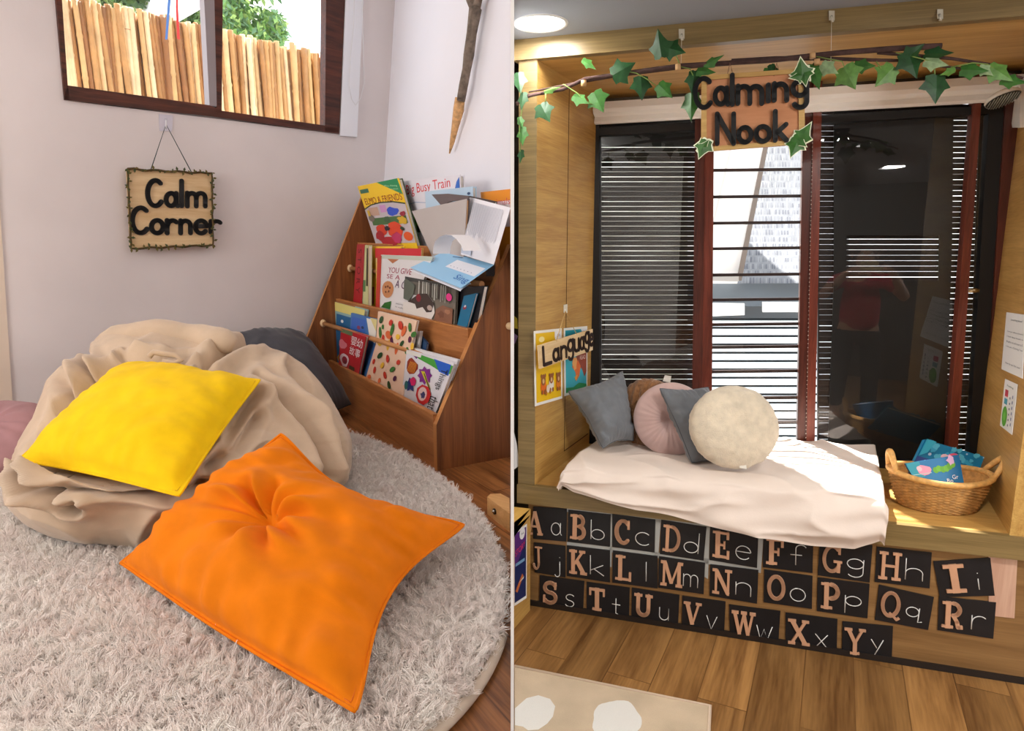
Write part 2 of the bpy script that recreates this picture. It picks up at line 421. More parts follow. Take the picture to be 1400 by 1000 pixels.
# ------------------------------------------------------------------ outside: bamboo fence, trees, ribbons
FO = -1.5
def out(u, v, off=FO): return wall(u, v, off)
fence = thing('bamboo_fence', out(260, 140), 'pale bamboo pole fence standing outside the high window', 'fence')
rnd = random.Random(3)
top = [(60, -9), (85, -4), (120, 1), (160, 8), (200, 17), (240, 26), (275, 33), (305, 42), (350, 52), (400, 62), (445, 73), (480, 80)]
def topy(u):
    for (a, b), (c, d) in zip(top[:-1], top[1:]):
        if a <= u <= c: return b+(d-b)*(u-a)/(c-a)
    return top[-1][1]
u = 66.; k = 0
bcols = [(206, 168, 112), (222, 190, 138), (190, 146, 90), (172, 126, 74), (228, 204, 160), (150, 104, 60)]
while u < 470:
    w = rnd.uniform(5.2, 8.0); lean = rnd.uniform(.0, .05)*(1 if u < 260 else .5)
    P1 = out(u, topy(u)+rnd.uniform(-4, 4)); r = w/FPX*(P1-CAM).length*.5*.93
    bot = P1+EZ*-1.35+WD*(lean*1.35); offn = -WN*rnd.uniform(0, .05)
    pm = mat(rnd.choice(bcols), .5, var=.18, vscale=9, name='bamboo_%d' % (k % 6))
    mb = MB(); pts = []; rs = []; nn = 26
    zz = rnd.uniform(.0, .2); nodes = [zz+i*rnd.uniform(.2, .3) for i in range(8)]
    tt = sorted([i/10 for i in range(11)]+[t_/1.35+e for t_ in nodes for e in (-.012, 0, .012) if 0 < t_/1.35+e < 1])
    for t_ in tt:
        near = min(abs(t_*1.35-q) for q in nodes)
        pts.append(P1.lerp(bot, t_)+offn+WD*.004*sin(t_*6+k)); rs.append(r*(1.2 if near < .004 else (1.0 if near > .02 else .97)))
    mb.tube(pts, rs, pm, 10); dk_ = mat((128, 88, 50), .6, name='bamboo_node')
    for q in nodes:
        if q < 1.33: c_ = P1.lerp(bot, q/1.35)+offn+WD*.004*sin(q/1.35*6+k); mb.tube([c_-EZ*.004, c_+EZ*.004], r*1.12, dk_, 10)
    mb.build('pole', fence)
    u += w*rnd.uniform(.84, .98); k += 1
for i in range(36):
    u_ = 70+i*11.2; w = rnd.uniform(9, 11); P1 = out(u_, topy(u_)+rnd.uniform(2, 9), FO-.07); r = w/FPX*(P1-CAM).length*.5; bot = P1+EZ*-1.35+WD*.03
    mb = MB(); mb.tube([P1.lerp(bot, t_/6)+WD*.003*sin(t_*2+i) for t_ in range(7)], r, mat((168, 126, 78), .6, var=.2, vscale=9, name='bamboo_back'), 9); mb.build('pole', fence)
def tree(label, blobs, n, off, cols, size, seed):
    c = out(*blobs[0][:2], off)
    t = thing('tree', (c.x, c.y, 0.4), label, 'tree')
    rr = random.Random(seed); mb = MB(); ms = [mat(q, .5, name='leaf_%d%d' % (seed, i)) for i, q in enumerate(cols)]
    for bu, bv, ru, rv in blobs:
        for i in range(n):
            a = rr.uniform(0, 2*pi); q = sqrt(rr.random())
            P = out(bu+ru*q*cos(a), bv+rv*q*sin(a), off+rr.uniform(-.5, .5))
            d = V((rr.uniform(-1, 1), rr.uniform(-1, 1), rr.uniform(-1.4, .2))).normalized(); s = d.orthogonal().normalized()
            s = (s*cos(i)+d.cross(s)*sin(i)); l = size*rr.uniform(.6, 1.3)
            mb.face([P, P+d*l*.5+s*l*.2, P+d*l, P+d*l*.5-s*l*.2], ms[i % len(ms)])
    mb.build('foliage', t, kind='stuff')
    mb = MB(); b0 = V((c.x, c.y, .4)); mb.tube([b0, b0.lerp(c, .6)+WD*.1, c], [.12, .09, .05], mat((96, 74, 52), .9), 9); mb.build('trunk', t)
    return t
greens = [(78, 108, 54), (112, 140, 74), (58, 88, 44), (140, 160, 96), (48, 74, 40)]
tree('leafy green tree beyond the bamboo fence, left of the centre frame', [(200, -14, 75, 26), (265, 14, 20, 22), (150, -25, 60, 20)], 1100, -4.2, greens, .13, 1)
tree('tall bright tree showing right of the window centre frame', [(318, 12, 22, 34), (340, 30, 45, 24), (372, 40, 18, 22), (350, -30, 60, 25)], 900, -5.9, [(120, 156, 76), (150, 176, 96), (88, 130, 60), (104, 140, 100)], .13, 2)
mb = MB(); P = [out(*p, -3.0) for p in ((247, -30), (279, -40), (279, 10), (246, 27))]
mb.prism(P, -WN*1.2, mat((245, 245, 248), .7)); mb.build('neighbour_roof', label='white roof edge showing above the bamboo fence', cat='roof')
for nm, pts, col in (('blue', [(231, -20), (236, -20), (233, 5), (229, 54), (226, 54), (229, 10)], (70, 120, 190)), ('red', [(241, -20), (243.5, -20), (243.5, 10), (246, 54), (242.5, 53), (240.5, 10)], (206, 50, 50))):
    mb = MB(); mb.prism([out(*p, -1.25) for p in pts], -WN*.003, mat(col, .6)); mb.build('ribbon', label=nm+' ribbon hanging outside in front of the bamboo fence', cat='ribbon')
# ------------------------------------------------------------------ sign
def sq(px, off): return [wall(*p, off) for p in px]
def stroke_word(mb_of, letters, P, w, th, m, n, parent, name='letter'):
    """letters: (char, x0, x1, ybase, ytop of x-height 0.55 unit box scaled) in the sign's own units"""
    for ch, x0, x1, y0, y1 in letters:
        g = LOW[ch]; ax = [p[0] for s in g for p in s]; ay = [p[1] for s in g for p in s]
        gx0, gx1, gy0, gy1 = min(ax), max(ax), min(ay), max(ay)
        mb = MB()
        for s in g:
            pts = [P(x0+(x1-x0)*((a-gx0)/max(1e-6, gx1-gx0) if gx1-gx0 > 1e-6 else .5), y0+(y1-y0)*(b-gy0)/max(1e-6, gy1-gy0)) for a, b in s]
            ribbon(mb, pts, w, th, m, n)
        mb.build(name, parent)
black = mat((16, 15, 17), .55, name='black_paint')
q = sq([(173.5, 231), (289, 237.5), (290.5, 335.5), (178.5, 340)], .03)
t = thing('wooden_sign', q[3], 'square wooden sign lettered Calm Corner hanging on a cord below the window', 'sign')
mb = MB(); mb.prism(q, -WN*.012, wood('pale_board', (208, 172, 124), (232, 204, 160), WD, EZ, rough=.6, grain=(2, 14, 14))); mb.build('board', t)
def Zs(x, y):                       # zoomed sign pixel -> on the board face
    return wall(150+x*.14, 210+y*.14, .031)
nsg = WN
wpx = 38*.14/FPX*(q[0]-CAM).length
stroke_word(None, [('C', 368, 500, 512, 262), ('a', 548, 660, 512, 388), ('l', 700, 700, 512, 268), ('m', 755, 930, 515, 385), ('C', 218, 362, 776, 530), ('o', 405, 518, 778, 652), ('r', 558, 648, 778, 652), ('n', 690, 786, 778, 655), ('e', 835, 945, 780, 655), ('r', 985, 1076, 770, 660)], Zs, wpx, .006, black, nsg, t)
mb = MB(); vm = mat((86, 66, 36), .8, name='vine_stem'); lm = mat((104, 92, 40), .6, name='dry_leaf'); rr = random.Random(5)
edge = []
for i in range(4):
    a, b = q[i], q[(i+1) % 4]
    for k in range(14): edge.append(a.lerp(b, k/14)+WN*(.006+.004*sin(k*2.1))+EZ*.003*sin(k*1.7+i))
mb.tube(edge+[edge[0]], .0045, vm, 6)
for i, p in enumerate(edge):
    for j in range(2):
        a = rr.uniform(0, 2*pi); d = (WD*cos(a)+EZ*sin(a)); s = (WD*-sin(a)+EZ*cos(a)); l = rr.uniform(.012, .02)
        b0 = p+WN*.005; mb.prism([b0, b0+d*l*.5+s*l*.28, b0+d*l, b0+d*l*.5-s*l*.28], WN*.002, lm if j else mat((70, 78, 40), .6))
mb.build('vine_border', t)
mb = MB(); cm = mat((34, 60, 58), .7, name='dark_cord')
mb.tube([wall(206, 233, .034), wall(227, 170, .03), wall(262.5, 237, .034)], .0022, cm, 6)
for p in ((206, 233), (262.5, 237)): mb.sphere(wall(*p, .033), .005, cm, 8, 6)
mb.build('cord', t)
t = thing('adhesive_hook', wall(226, 178, .0), 'small clear adhesive wall hook holding the sign cord', 'hook')
mb = MB(); mb.prism([wall(*p, .001) for p in ((217, 156), (236, 158), (235, 180), (218, 179))], WN*.003, mat((212, 208, 220), .2)); mb.build('plate', t)
mb = MB(); mb.tube([wall(226.5, 163, .004), wall(227, 166, .03), wall(227, 173, .032), wall(227, 176, .02)], .003, mat((235, 235, 240), .2), 8); mb.build('peg', t)
# ------------------------------------------------------------------ branch on the white wall
t = thing('dry_branch', rwall(615, 210, .02), 'bare forked branch with a splintered end fixed to the white wall', 'branch')
bark = mat((122, 108, 96), .9, var=.45, vscale=38, bump=.9, bscale=90, bdist=.006, name='bark')
k = (rwall(640, 60)-CAM).length/FPX
mb = MB(); bp = [(650, 12), (645, 45), (641, 75), (638, 95), (634, 115), (630, 138)]
mb.tube([rwall(*p, .05+.004*sin(i*2)) for i, p in enumerate(bp)], [k*7.6, k*6, k*6.4, k*5.2, k*5.4, k*5.2], bark, 10)
mb.tube([rwall(650, 14, .05), rwall(643, 0, .055), rwall(634, -36, .06)], [k*6, k*5, k*5], bark, 9)
mb.tube([rwall(650, 14, .05), rwall(655, -2, .05), rwall(664, -40, .05)], [k*5.5, k*4, k*4], bark, 9); mb.build('limb', t)
mb = MB(); mb.tube([rwall(*p, o) for p, o in (((629, 134), .05), ((627, 150), .048), ((622, 175), .04), ((618, 195), .034), ((614.5, 210), .03))], [k*6, k*6.6, k*4.4, k*3, k*.8], mat((206, 160, 108), .7, var=.3, vscale=60, name='raw_wood'), 8, flat=.6); mb.build('splintered_end', t, label='pale stripped pointed end')
# ------------------------------------------------------------------ bookcase
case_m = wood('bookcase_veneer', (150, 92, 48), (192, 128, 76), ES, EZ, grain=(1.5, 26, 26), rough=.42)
case_v = wood('bookcase_veneer_shaded', (104, 60, 32), (150, 92, 50), EZ, ED, grain=(1.5, 30, 30), rough=.42)  # darker copy of the veneer; shade on the sides put into its colour
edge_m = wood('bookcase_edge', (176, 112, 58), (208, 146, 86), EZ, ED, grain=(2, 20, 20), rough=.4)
W = 1.45
bc = thing('bookcase', sh(.7, .15, 0), 'wooden display bookcase with slanted sides and three book tiers in the corner', 'bookcase')
mb = MB(); pr = [(0, 0), (0, .17), (.314, .808), (.314, 0)]
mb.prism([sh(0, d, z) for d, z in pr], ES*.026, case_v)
for (a, b), (c, d) in zip(pr[:2], pr[1:3]):
    mb.face([sh(-.0004, a-.0006, b), sh(.0264, a-.0006, b), sh(.0264, c-.0006, d+.0006), sh(-.0004, c-.0006, d+.0006)], edge_m)
mb.build('side_panel', bc)
mb = MB(); pl = [(-.1, 0), (-.1, .27), (.267, 1.091), (.345, 1.1), (.345, 0)]
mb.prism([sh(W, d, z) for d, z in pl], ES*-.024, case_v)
for (a, b), (c, d) in zip(pl[:3], pl[1:4]):
    mb.face([sh(W+.0004, a-.0006, b), sh(W-.0244, a-.0006, b), sh(W-.0244, c-.0006, d+.0006), sh(W+.0004, c-.0006, d+.0006)], edge_m)
mb.build('side_panel', bc)
tiers = [((.036, .205), (.0, .203), .205), ((.092, .533), (.145, .505), .14), ((.224, .831), (.264, .788), .13)]
for i, (l, r, h) in enumerate(tiers):
    mb = MB(); a, b = sh(W-.024, l[0], 0), sh(.026, r[0], 0)
    P = [a+EZ*(l[1]-h), b+EZ*(max(0, r[1]-h)), b+EZ*r[1], a+EZ*l[1]]
    mb.prism(P, ED*.018, case_m)
    mb.prism([P[3]+ED*-.001+EZ*-.004, P[2]+ED*-.001+EZ*-.004, P[2]+ED*-.001+EZ*.001, P[3]+ED*-.001+EZ*.001], ED*.02, edge_m)
    mb.build('front_panel', bc)
    zb_ = (.07, .395, .69)[i]; bk = (.15, .25, .336)[i]; sr = .026 if i < 2 else .07
    mb = MB(); mb.prism([sh(W-.024, l[0]+.018, zb_), sh(.026, r[0]+.018, zb_), sh(sr, bk, zb_), sh(W-.024, bk, zb_)], EZ*-.015, case_m); mb.build('shelf', bc)
    zt = (.395, .69, 1.02)[i]
    mb = MB(); mb.prism([sh(W-.024, bk, zb_), sh(sr, bk, zb_), sh(sr, bk, min(zt, .85)), sh(W-.024, bk, zt)], ED*.006, case_m); mb.build('back_panel', bc)
knob_m = mat((222, 190, 146), .45, name='turned_knob')
rod_m = wood('dowel', (176, 116, 66), (206, 150, 96), ES, EZ, grain=(3, 40, 40), rough=.35)
rods = [(onpl(441, 442, sh(W-.024, 0, 0), ES), sh(.026, .085, .38)), (onpl(478, 367, sh(W-.024, 0, 0), ES), sh(.026, .205, .665))]
for a, b in rods:
    mb = MB(); mb.tube([a, b], .0115, rod_m, 12); ro = mb.build('rod', bc)
    mb = MB(); mb.sphere(a-ES*.012, .021, knob_m, 14, 10, (.8, .8, 1)); mb.build('knob', ro)
mb = MB(); mb.sphere(onpl(696.3, 446, sh(-.006, 0, 0), ES), .014, knob_m, 12, 8); mb.build('knob', bc)
# ------------------------------------------------------------------ books
gT3, gT2, gT1 = 'picture books on the top tier', 'picture books on the middle tier', 'picture books on the bottom tier'
def book(name, label, q, th, col, art=None, pages=(236, 230, 220), ext=0., cat='book', group=None, ext2=None, rough=.4, back=None):
    n_ = (q[1]-q[0]).cross(q[3]-q[0]).normalized(); q = [q[0], q[1], onpl(*pix(q[2]), q[0], n_), q[3]]
    e2 = ext if ext2 is None else ext2
    fz = {gT3: .692, gT2: .397, gT1: .072}.get(group)
    if fz is not None and ext:                  # stands on its shelf
        ext = (q[3].z-ZL-fz)/(q[0].z-q[3].z); e2 = (q[2].z-ZL-fz)/(q[1].z-q[2].z)
    Q = [q[0], q[1], q[2]+(q[2]-q[1])*e2, q[3]+(q[3]-q[0])*ext]
    n = qn(q); t = thing(name, min(Q, key=lambda p: p.z), label, cat, group)
    cm_ = mat(col, rough)
    mb = MB(); ct = min(.0025, th*.25)
    mb.prism(Q, -n*ct, cm_)
    if th > .006:
        mb.prism([p-n*(th-ct) for p in Q], -n*ct, mat(back or col, rough))
        e = (Q[1]-Q[0]).normalized()*ct
        mb.prism([Q[0], Q[0]+e, Q[3]+e, Q[3]], -n*th, cm_)
    if art: art(Art(mb, q, scr=True))
    mb.build('cover', t)
    if th > .006:
        c = sum(Q, V((0, 0, 0)))/4
        PQ = [p+(c-p)*.03 for p in Q]
        mb = MB(); mb.prism([p-n*(ct*1.05) for p in PQ], -n*(th-2.1*ct), mat(pages, .8)); mb.build('pages', t)
    return t
def bq(px, d0, lean=0., z0=0.): return [shp(u, v, d0, lean, z0) for u, v in px]
def a_yellow(A):
    A.rect(0, .62, 1, 1, (246, 204, 30)); A.poly([(.5, 1), (.97, 1), (1, .74)], (20, 140, 84))
    A.text('Play-Along', .66, .9, .93, .935, (190, 236, 190), slant=-.03); A.text('Storybook', .74, .84, .94, .87, (190, 236, 190), slant=-.02)
    A.rect(.03, .86, .25, .93, (50, 110, 90)); A.text('ELMO & FRIENDS', .07, .66, .97, .77, (150, 38, 24))
    A.poly([(0, .0), (1, 0), (1, .6), (.75, .65), (.4, .66), (.15, .63), (0, .58)], (196, 186, 190)); 
    A.line([(0, .585), (.2, .645), (.45, .665), (.75, .65), (1, .6)], .03, (40, 60, 30))
    A.rect(.1, .46, .35, .6, (196, 160, 140)); A.rect(.4, .5, .55, .62, (206, 150, 200)); A.blob(.68, .5, .13, (40, 80, 200), asp=.8, seed=2, wob=.2)
    A.rect(.1, .3, .95, .42, (70, 110, 60)); A.blob(.3, .22, .14, (214, 60, 30), seed=4, wob=.15); A.blob(.62, .2, .18, (222, 70, 34), seed=5, wob=.15)
    A.blob(.4, .03, .22, (180, 36, 48), asp=.5, seed=6); A.blob(.88, .1, .1, (226, 90, 30), seed=8); A.blob(.85, .35, .1, (210, 170, 40), seed=9, wob=.3); A.blob(.12, .42, .08, (120, 110, 100), seed=10); A.rect(.06, .46, .12, .56, (220, 180, 60)); A.blob(.5, .38, .07, (60, 90, 60), seed=11, wob=.3); A.blob(.9, .45, .06, (150, 40, 60), seed=12, wob=.3); A.blob(.2, .12, .12, (170, 30, 40), seed=13, wob=.2); A.blob(.62, .08, .12, (190, 50, 100), seed=14, wob=.2); A.blob(.45, .24, .06, (40, 30, 40), seed=15, wob=.3); A.blob(.8, .22, .05, (40, 60, 40), seed=16, wob=.4)
book('picture_book', 'yellow picture book with a green top corner, leftmost on the top tier', bq([(489, 255), (545, 243.5), (569, 332), (514, 333)], .24), .02, (246, 204, 30), a_yellow, ext=.22, group=gT3, back=(30, 60, 30))
def a_train(A):
    A.text('Big Busy Train', .155, .74, .86, .93, (214, 52, 60), slant=.05); A.rect(.2, .2, .52, .5, (96, 170, 40)); A.rect(.52, .2, .62, .5, (90, 50, 90))
    A.poly([(.25, .2), (.35, .45), (.5, .22)], (40, 70, 30)); A.rect(.08, .3, .17, .48, (250, 190, 60)); A.poly([(.9, .7), (.99, .72), (.99, .97), (.95, .9)], (50, 110, 200)); A.line([(.1, .62), (.3, .66), (.6, .62)], .008, (130, 160, 200))
book('picture_book', 'white picture book titled Big Busy Train', bq([(543, 248.5), (629, 239), (634, 330), (552, 338)], .295), .02, (232, 230, 238), a_train, ext=.05, group=gT3)
def a_lblue(A):
    A.text('F', .05, .5, .16, .66, (40, 110, 200)); A.text('r', .2, .5, .28, .6, (220, 60, 60)); A.rect(.02, .3, .45, .44, (246, 204, 60)); A.blob(.93, .88, .03, (60, 90, 130))
book('picture_book', 'pale blue picture book behind the grey-backed book', bq([(581, 262), (646, 255), (648, 330), (585, 338)], .272), .018, (190, 216, 236), a_lblue, ext=.05, group=gT3)
book('picture_book', 'orange-topped book against the white wall by the partition', bq([(657, 263), (697.5, 258.5), (697.5, 310), (660, 312)], .328), .004, (240, 150, 40), lambda A: (A.rect(0, 0, 1, .7, (240, 226, 226)), A.text('Animals', .25, .6, 1, .78, (220, 90, 100))), ext=.1, group=gT3)
book('picture_book', 'dark-edged book lying behind the printed sheet', bq([(640, 268), (676, 275.5), (676, 330), (640, 330)], .262), .012, (74, 62, 60), None, ext=.1, group=gT3)
book('picture_book', 'grey-backed book standing open behind the printed sheet', bq([(563, 289), (638, 272), (634, 345), (588, 345)], .225), .014, (190, 182, 178), None, pages=(228, 180, 130), ext=.12, group=gT3, back=(96, 84, 84))
mb = MB(); mb.prism([shp(*p, .232) for p in ((590, 266), (612, 265), (641, 268), (640, 274), (618, 275), (603, 281))], ED*.004, mat((104, 92, 92), .6)); mb.build('folded_page', bpy.data.objects['picture_book.005'])
def a_print(A):
    rr = random.Random(2)
    for i in range(26):
        u0 = .1+.031*i
        A.poly([(u0, .93-.2*(i < 3)), (u0+.013, .93-.2*(i < 3)), (u0+.013, .93-rr.uniform(.5, .62)), (u0, .93-rr.uniform(.5, .62))], (196, 198, 208)); 
    A.rect(.05, .03, .35, .26, (196, 208, 226))
PQ = [shp(636.5, 268, .19, .25, .7), shp(698, 284, .19, .25, .7), shp(675, 362, .19, .25, .7), shp(630, 348, .19, .25, .7)]
book('leaflet', 'white printed leaflet standing open over the blue magazine', PQ, .003, (236, 236, 242), a_print, cat='leaflet')
# curled page
mb = MB(); cp_ = [(592, 347), (592.5, 338), (595, 330), (601, 324), (609, 321), (617, 322), (624, 327), (630, 335), (633, 343)]
mb.grid(lambda a, c: shp(*cp_[a], .10)+ED*(.022*c)+ES*(-.004*c), 9, 4, mat((238, 236, 238), .7)); mb.build('curled_paper', label='white curled sheet of paper between the top books', cat='paper')
def a_mag(A):
    A.poly([(.42, .45), (.97, .45), (.97, .8), (.42, .8)], (236, 238, 246)); A.text('. . . . . . .', .47, .52, .88, .545, (120, 130, 160)); A.text('Sing', .75, .12, .98, .36, (30, 110, 190)); A.line([(.28, .86), (.45, .92)], .02, (40, 90, 150))
mq = [shp(609, 343, .235), shp(675, 362, .225), None, shp(561, 366, .105)]
mq[2] = shp(630, 394, .09)
book('magazine', 'light blue magazine lying across the middle tier books', mq, .006, (148, 200, 236), a_mag, cat='magazine', back=(40, 70, 100))
mb = MB(); mb.prism([p-EZ*.008 for p in mq[2:]+[mq[2].lerp(mq[1], .3), mq[3].lerp(mq[0], .3)]][::1], EZ*-.004, mat((228, 230, 236), .6)); mb.build('inner_page', bpy.data.objects['magazine'])
# middle tier
d2 = .165
book('picture_book', 'narrow red book, leftmost on the middle tier', bq([(488, 334), (498, 334.5), (494.5, 414), (483, 411)], .135), .02, (176, 30, 38), lambda A: A.text('S T O R Y', .25, .15, .7, .92, (96, 10, 16), dirn=90), ext=.12, group=gT2)
book('picture_book', 'cream and green narrow book beside the red one', bq([(498.5, 335), (503.5, 335.5), (503, 415), (496, 414)], .14), .02, (206, 206, 150), lambda A: (A.rect(.6, .3, 1, .95, (60, 50, 34)), A.rect(0, .2, .5, .4, (90, 130, 80))), ext=.12, group=gT2)
book('picture_book', 'bright yellow book behind the cookie book', bq([(506, 337), (549, 337), (541, 420), (505, 415)], .185), .016, (244, 206, 60), lambda A: A.rect(0, 0, .18, .3, (190, 90, 120)), ext=.12, group=gT2)
def a_spiral(A):
    A.rect(0, .6, 1, 1, (206, 44, 56))
    for i in range(24): A.rect(.02+i*.04, .45, .035+i*.04, .62, (240, 220, 170))
book('notepad', 'red-topped spiral pad behind the cookie book', bq([(513, 339.5), (576, 340), (575, 374), (514, 374)], .172), .01, (238, 196, 110), a_spiral, ext=1.2, group=gT2, cat='notepad')
def a_cookie(A):
    A.rect(0, .93, 1, 1, (196, 206, 190)); A.poly([(.15, .93), (.4, .93), (.28, .85)], (190, 120, 80)); A.text('YOU GIVE', .2, .68, .72, .78, (170, 60, 90)); A.text('SE A', .18, .57, .5, .65, (170, 60, 90)); A.text('A CO', .42, .42, .8, .56, (90, 50, 90))
    A.blob(.24, .36, .16, (206, 140, 90), n=18); 
    for i, (a, b) in enumerate(((.18, .4), (.28, .33), (.24, .42), (.3, .4), (.2, .31))): A.blob(a, b, .022, (110, 60, 40))
    A.poly([(.1, 0), (.4, 0), (.4, .16), (.2, .1)], (40, 110, 40)); A.text('picture story', .55, .12, .85, .15, (70, 70, 80)); A.text('for reading', .55, .06, .8, .09, (70, 70, 80))
book('picture_book', 'white book with a round cookie on its cover', bq([(521, 348.5), (592, 351), (560, 430), (518, 419)], .155), .012, (228, 226, 226), a_cookie, ext=.12, group=gT2)
book('picture_book', 'thin red book against the cookie book edge', bq([(516, 350.5), (521, 350), (518.5, 418), (513.5, 417)], .15), .012, (196, 56, 40), None, ext=.12, group=gT2)
def a_cow(A):
    A.rect(0, .55, 1, 1, (104, 100, 90)); A.rect(0, .9, 1, 1, (60, 62, 60)); rr = random.Random(4)
    for i in range(16): A.rect(.3+.04*i, .5+.1*rr.random(), .32+.04*i, .95, rr.choice([(200, 200, 190), (70, 60, 56), (150, 150, 140), (90, 80, 70)]))
    A.poly([(0, .4), (.12, .36), (.22, .58), (.24, .82), (.05, .95), (0, .9)], (96, 104, 92)); A.blob(.9, .68, .05, (230, 60, 140), asp=1.4)
    A.poly([(0, 0), (0, .3), (.12, .34), (.25, .38), (.35, .62), (.5, .66), (.62, .48), (.66, .2), (.6, 0)], (226, 222, 216)); A.poly([(.1, .34), (.26, .32), (.3, .2), (.42, .28), (.5, .16), (.6, .2), (.64, .44), (.5, .66), (.34, .62)], (64, 50, 44))
    A.blob(.33, .5, .05, (130, 30, 44), asp=1.5); A.blob(.56, .3, .05, (190, 170, 160)); A.poly([(.66, 0), (.98, 0), (.98, .4), (.8, .44), (.68, .3)], (140, 96, 74)); A.blob(.78, .2, .06, (120, 76, 56), seed=3, wob=.3); A.blob(.9, .3, .05, (170, 120, 90), seed=4, wob=.3)
book('picture_book', 'photo-covered farm book with a black and white cow', bq([(554, 378), (624, 391), (621.5, 444), (552, 428)], .155), .01, (120, 112, 100), a_cow, ext=.2, group=gT2)
book('picture_book', 'black book in the right end of the middle tier', bq([(624, 393), (662, 391), (650, 452), (622, 446)], .175), .018, (22, 22, 28), None, ext=.1, group=gT2)
book('picture_book', 'teal blue book in front of the black one', bq([(634, 405), (651, 401), (637.5, 450), (624.5, 446)], .16), .01, (20, 110, 150), lambda A: (A.blob(.35, .62, .16, (150, 40, 60)), A.blob(.35, .66, .09, (220, 220, 230))), ext=.1, group=gT2)
# bottom tier
def a_ub(A):
    A.rect(.0, .86, 1, 1, (232, 220, 130)); A.rect(.08, 0, .8, .82, (36, 106, 156)); A.blob(.3, .72, .05, (230, 236, 240)); A.blob(.2, .6, .06, (120, 170, 140)); A.blob(.6, .3, .2, (60, 90, 70), seed=1, wob=.3); A.blob(.3, .1, .12, (196, 150, 50), seed=7, wob=.2)
book('picture_book', 'blue book with a yellow top edge, leftmost on the bottom tier', bq([(458, 413), (499, 424), (490, 505), (455, 495)], .085), .02, (150, 190, 190), a_ub, ext=.1, group=gT1)
book('picture_book', 'open blue comic page behind the bottom rod', bq([(480, 428), (516, 437), (513, 470), (478, 458)], .07), .01, (70, 124, 190), lambda A: (A.rect(.05, .1, .6, .85, (60, 110, 200)), A.blob(.35, .45, .07, (150, 70, 110)), A.blob(.5, .5, .05, (40, 60, 100)), A.poly([(.62, .95), (1, .95), (1, 0), (.8, .1), (.72, .5)], (238, 238, 228)), A.poly([(.75, 1), (1, 1), (1, .5)], (232, 220, 150))), ext=.9, group=gT1)
def a_red(A):
    A.rect(0, .9, .5, 1, (96, 120, 84)); A.text('幼事', .72, .3, .93, .9, (240, 238, 238), dirn=0) if False else None
    for ch, u, v in (('婴', .48, .68), ('幼', .72, .68), ('故', .46, .42), ('事', .7, .42)): A.text(ch, u, v, u+.22, v+.22, (244, 240, 240))
    A.blob(.28, .2, .22, (238, 214, 216), asp=1.1, seed=1, wob=.1); A.blob(.3, .2, .13, (150, 30, 50), asp=1.1); A.blob(.33, .16, .06, (110, 16, 30)); A.blob(.15, .6, .17, (222, 120, 130), seed=2, wob=.2); A.rect(.55, .04, .8, .14, (70, 60, 40))
book('picture_book', 'red book with white Chinese characters', bq([(466, 449), (500.5, 460.5), (490, 513), (463, 498)], .04, -.1, .2), .016, (190, 34, 44), a_red, ext=.22, group=gT1)
def fruit(A, seed, n):
    rr = random.Random(seed); cols = [(206, 60, 40), (60, 120, 50), (240, 190, 60), (90, 30, 70), (226, 110, 60), (40, 80, 40)]
    for i in range(n):
        for j in range(3 if seed else 4):
            A.blob(.1+.27*j+.1*(i % 2)+rr.uniform(-.03, .03), .08+.88*i/n+rr.uniform(-.03, .03), rr.uniform(.03, .045), rr.choice(cols), asp=rr.uniform(.8, 2.0), rot=rr.uniform(0, 3), seed=i)
pk = mat((240, 204, 176), .5)
tl, tr = shp(517, 426, .06), shp(570, 439, .06); ml, mr = shp(513.5, 472, .058), shp(560, 485, .058); bl_, br_ = shp(500, 517, .05), shp(551, 542, .04)
t = thing('picture_book', bl_, 'peach book covered in small fruits, bent over the bottom tier', 'book', gT1)
mb = MB(); e = (bl_-ml)*.4; e2 = (br_-mr)*.4
for Q, s, nn in (([tl, tr, mr, ml], 0, 5), ([ml, mr, br_, bl_], 3, 4)):
    ext_ = [Q[0], Q[1], Q[2]+(e2 if s else e*0), Q[3]+(e if s else e*0)]
    mb.prism(ext_, ED*.004, pk); fruit(Art(mb, Q), s, nn)
mb.build('cover', t)
mb = MB(); mb.prism([tl+ED*.005, tr+ED*.005, mr+ED*.005, ml+ED*.005], ED*.006, mat((238, 232, 224), .8)); mb.build('pages', t)
book('picture_book', 'thin white book standing behind the peach fruit book', bq([(567, 453), (576, 453), (572, 480), (561, 480)], .085), .008, (232, 228, 226), None, ext=1., group=gT1)
book('picture_book', 'dark blue book in the bottom tier behind the animal book', bq([(575, 459), (584, 470), (580, 492), (568, 488)], .1), .008, (50, 80, 120), None, ext=1., group=gT1)
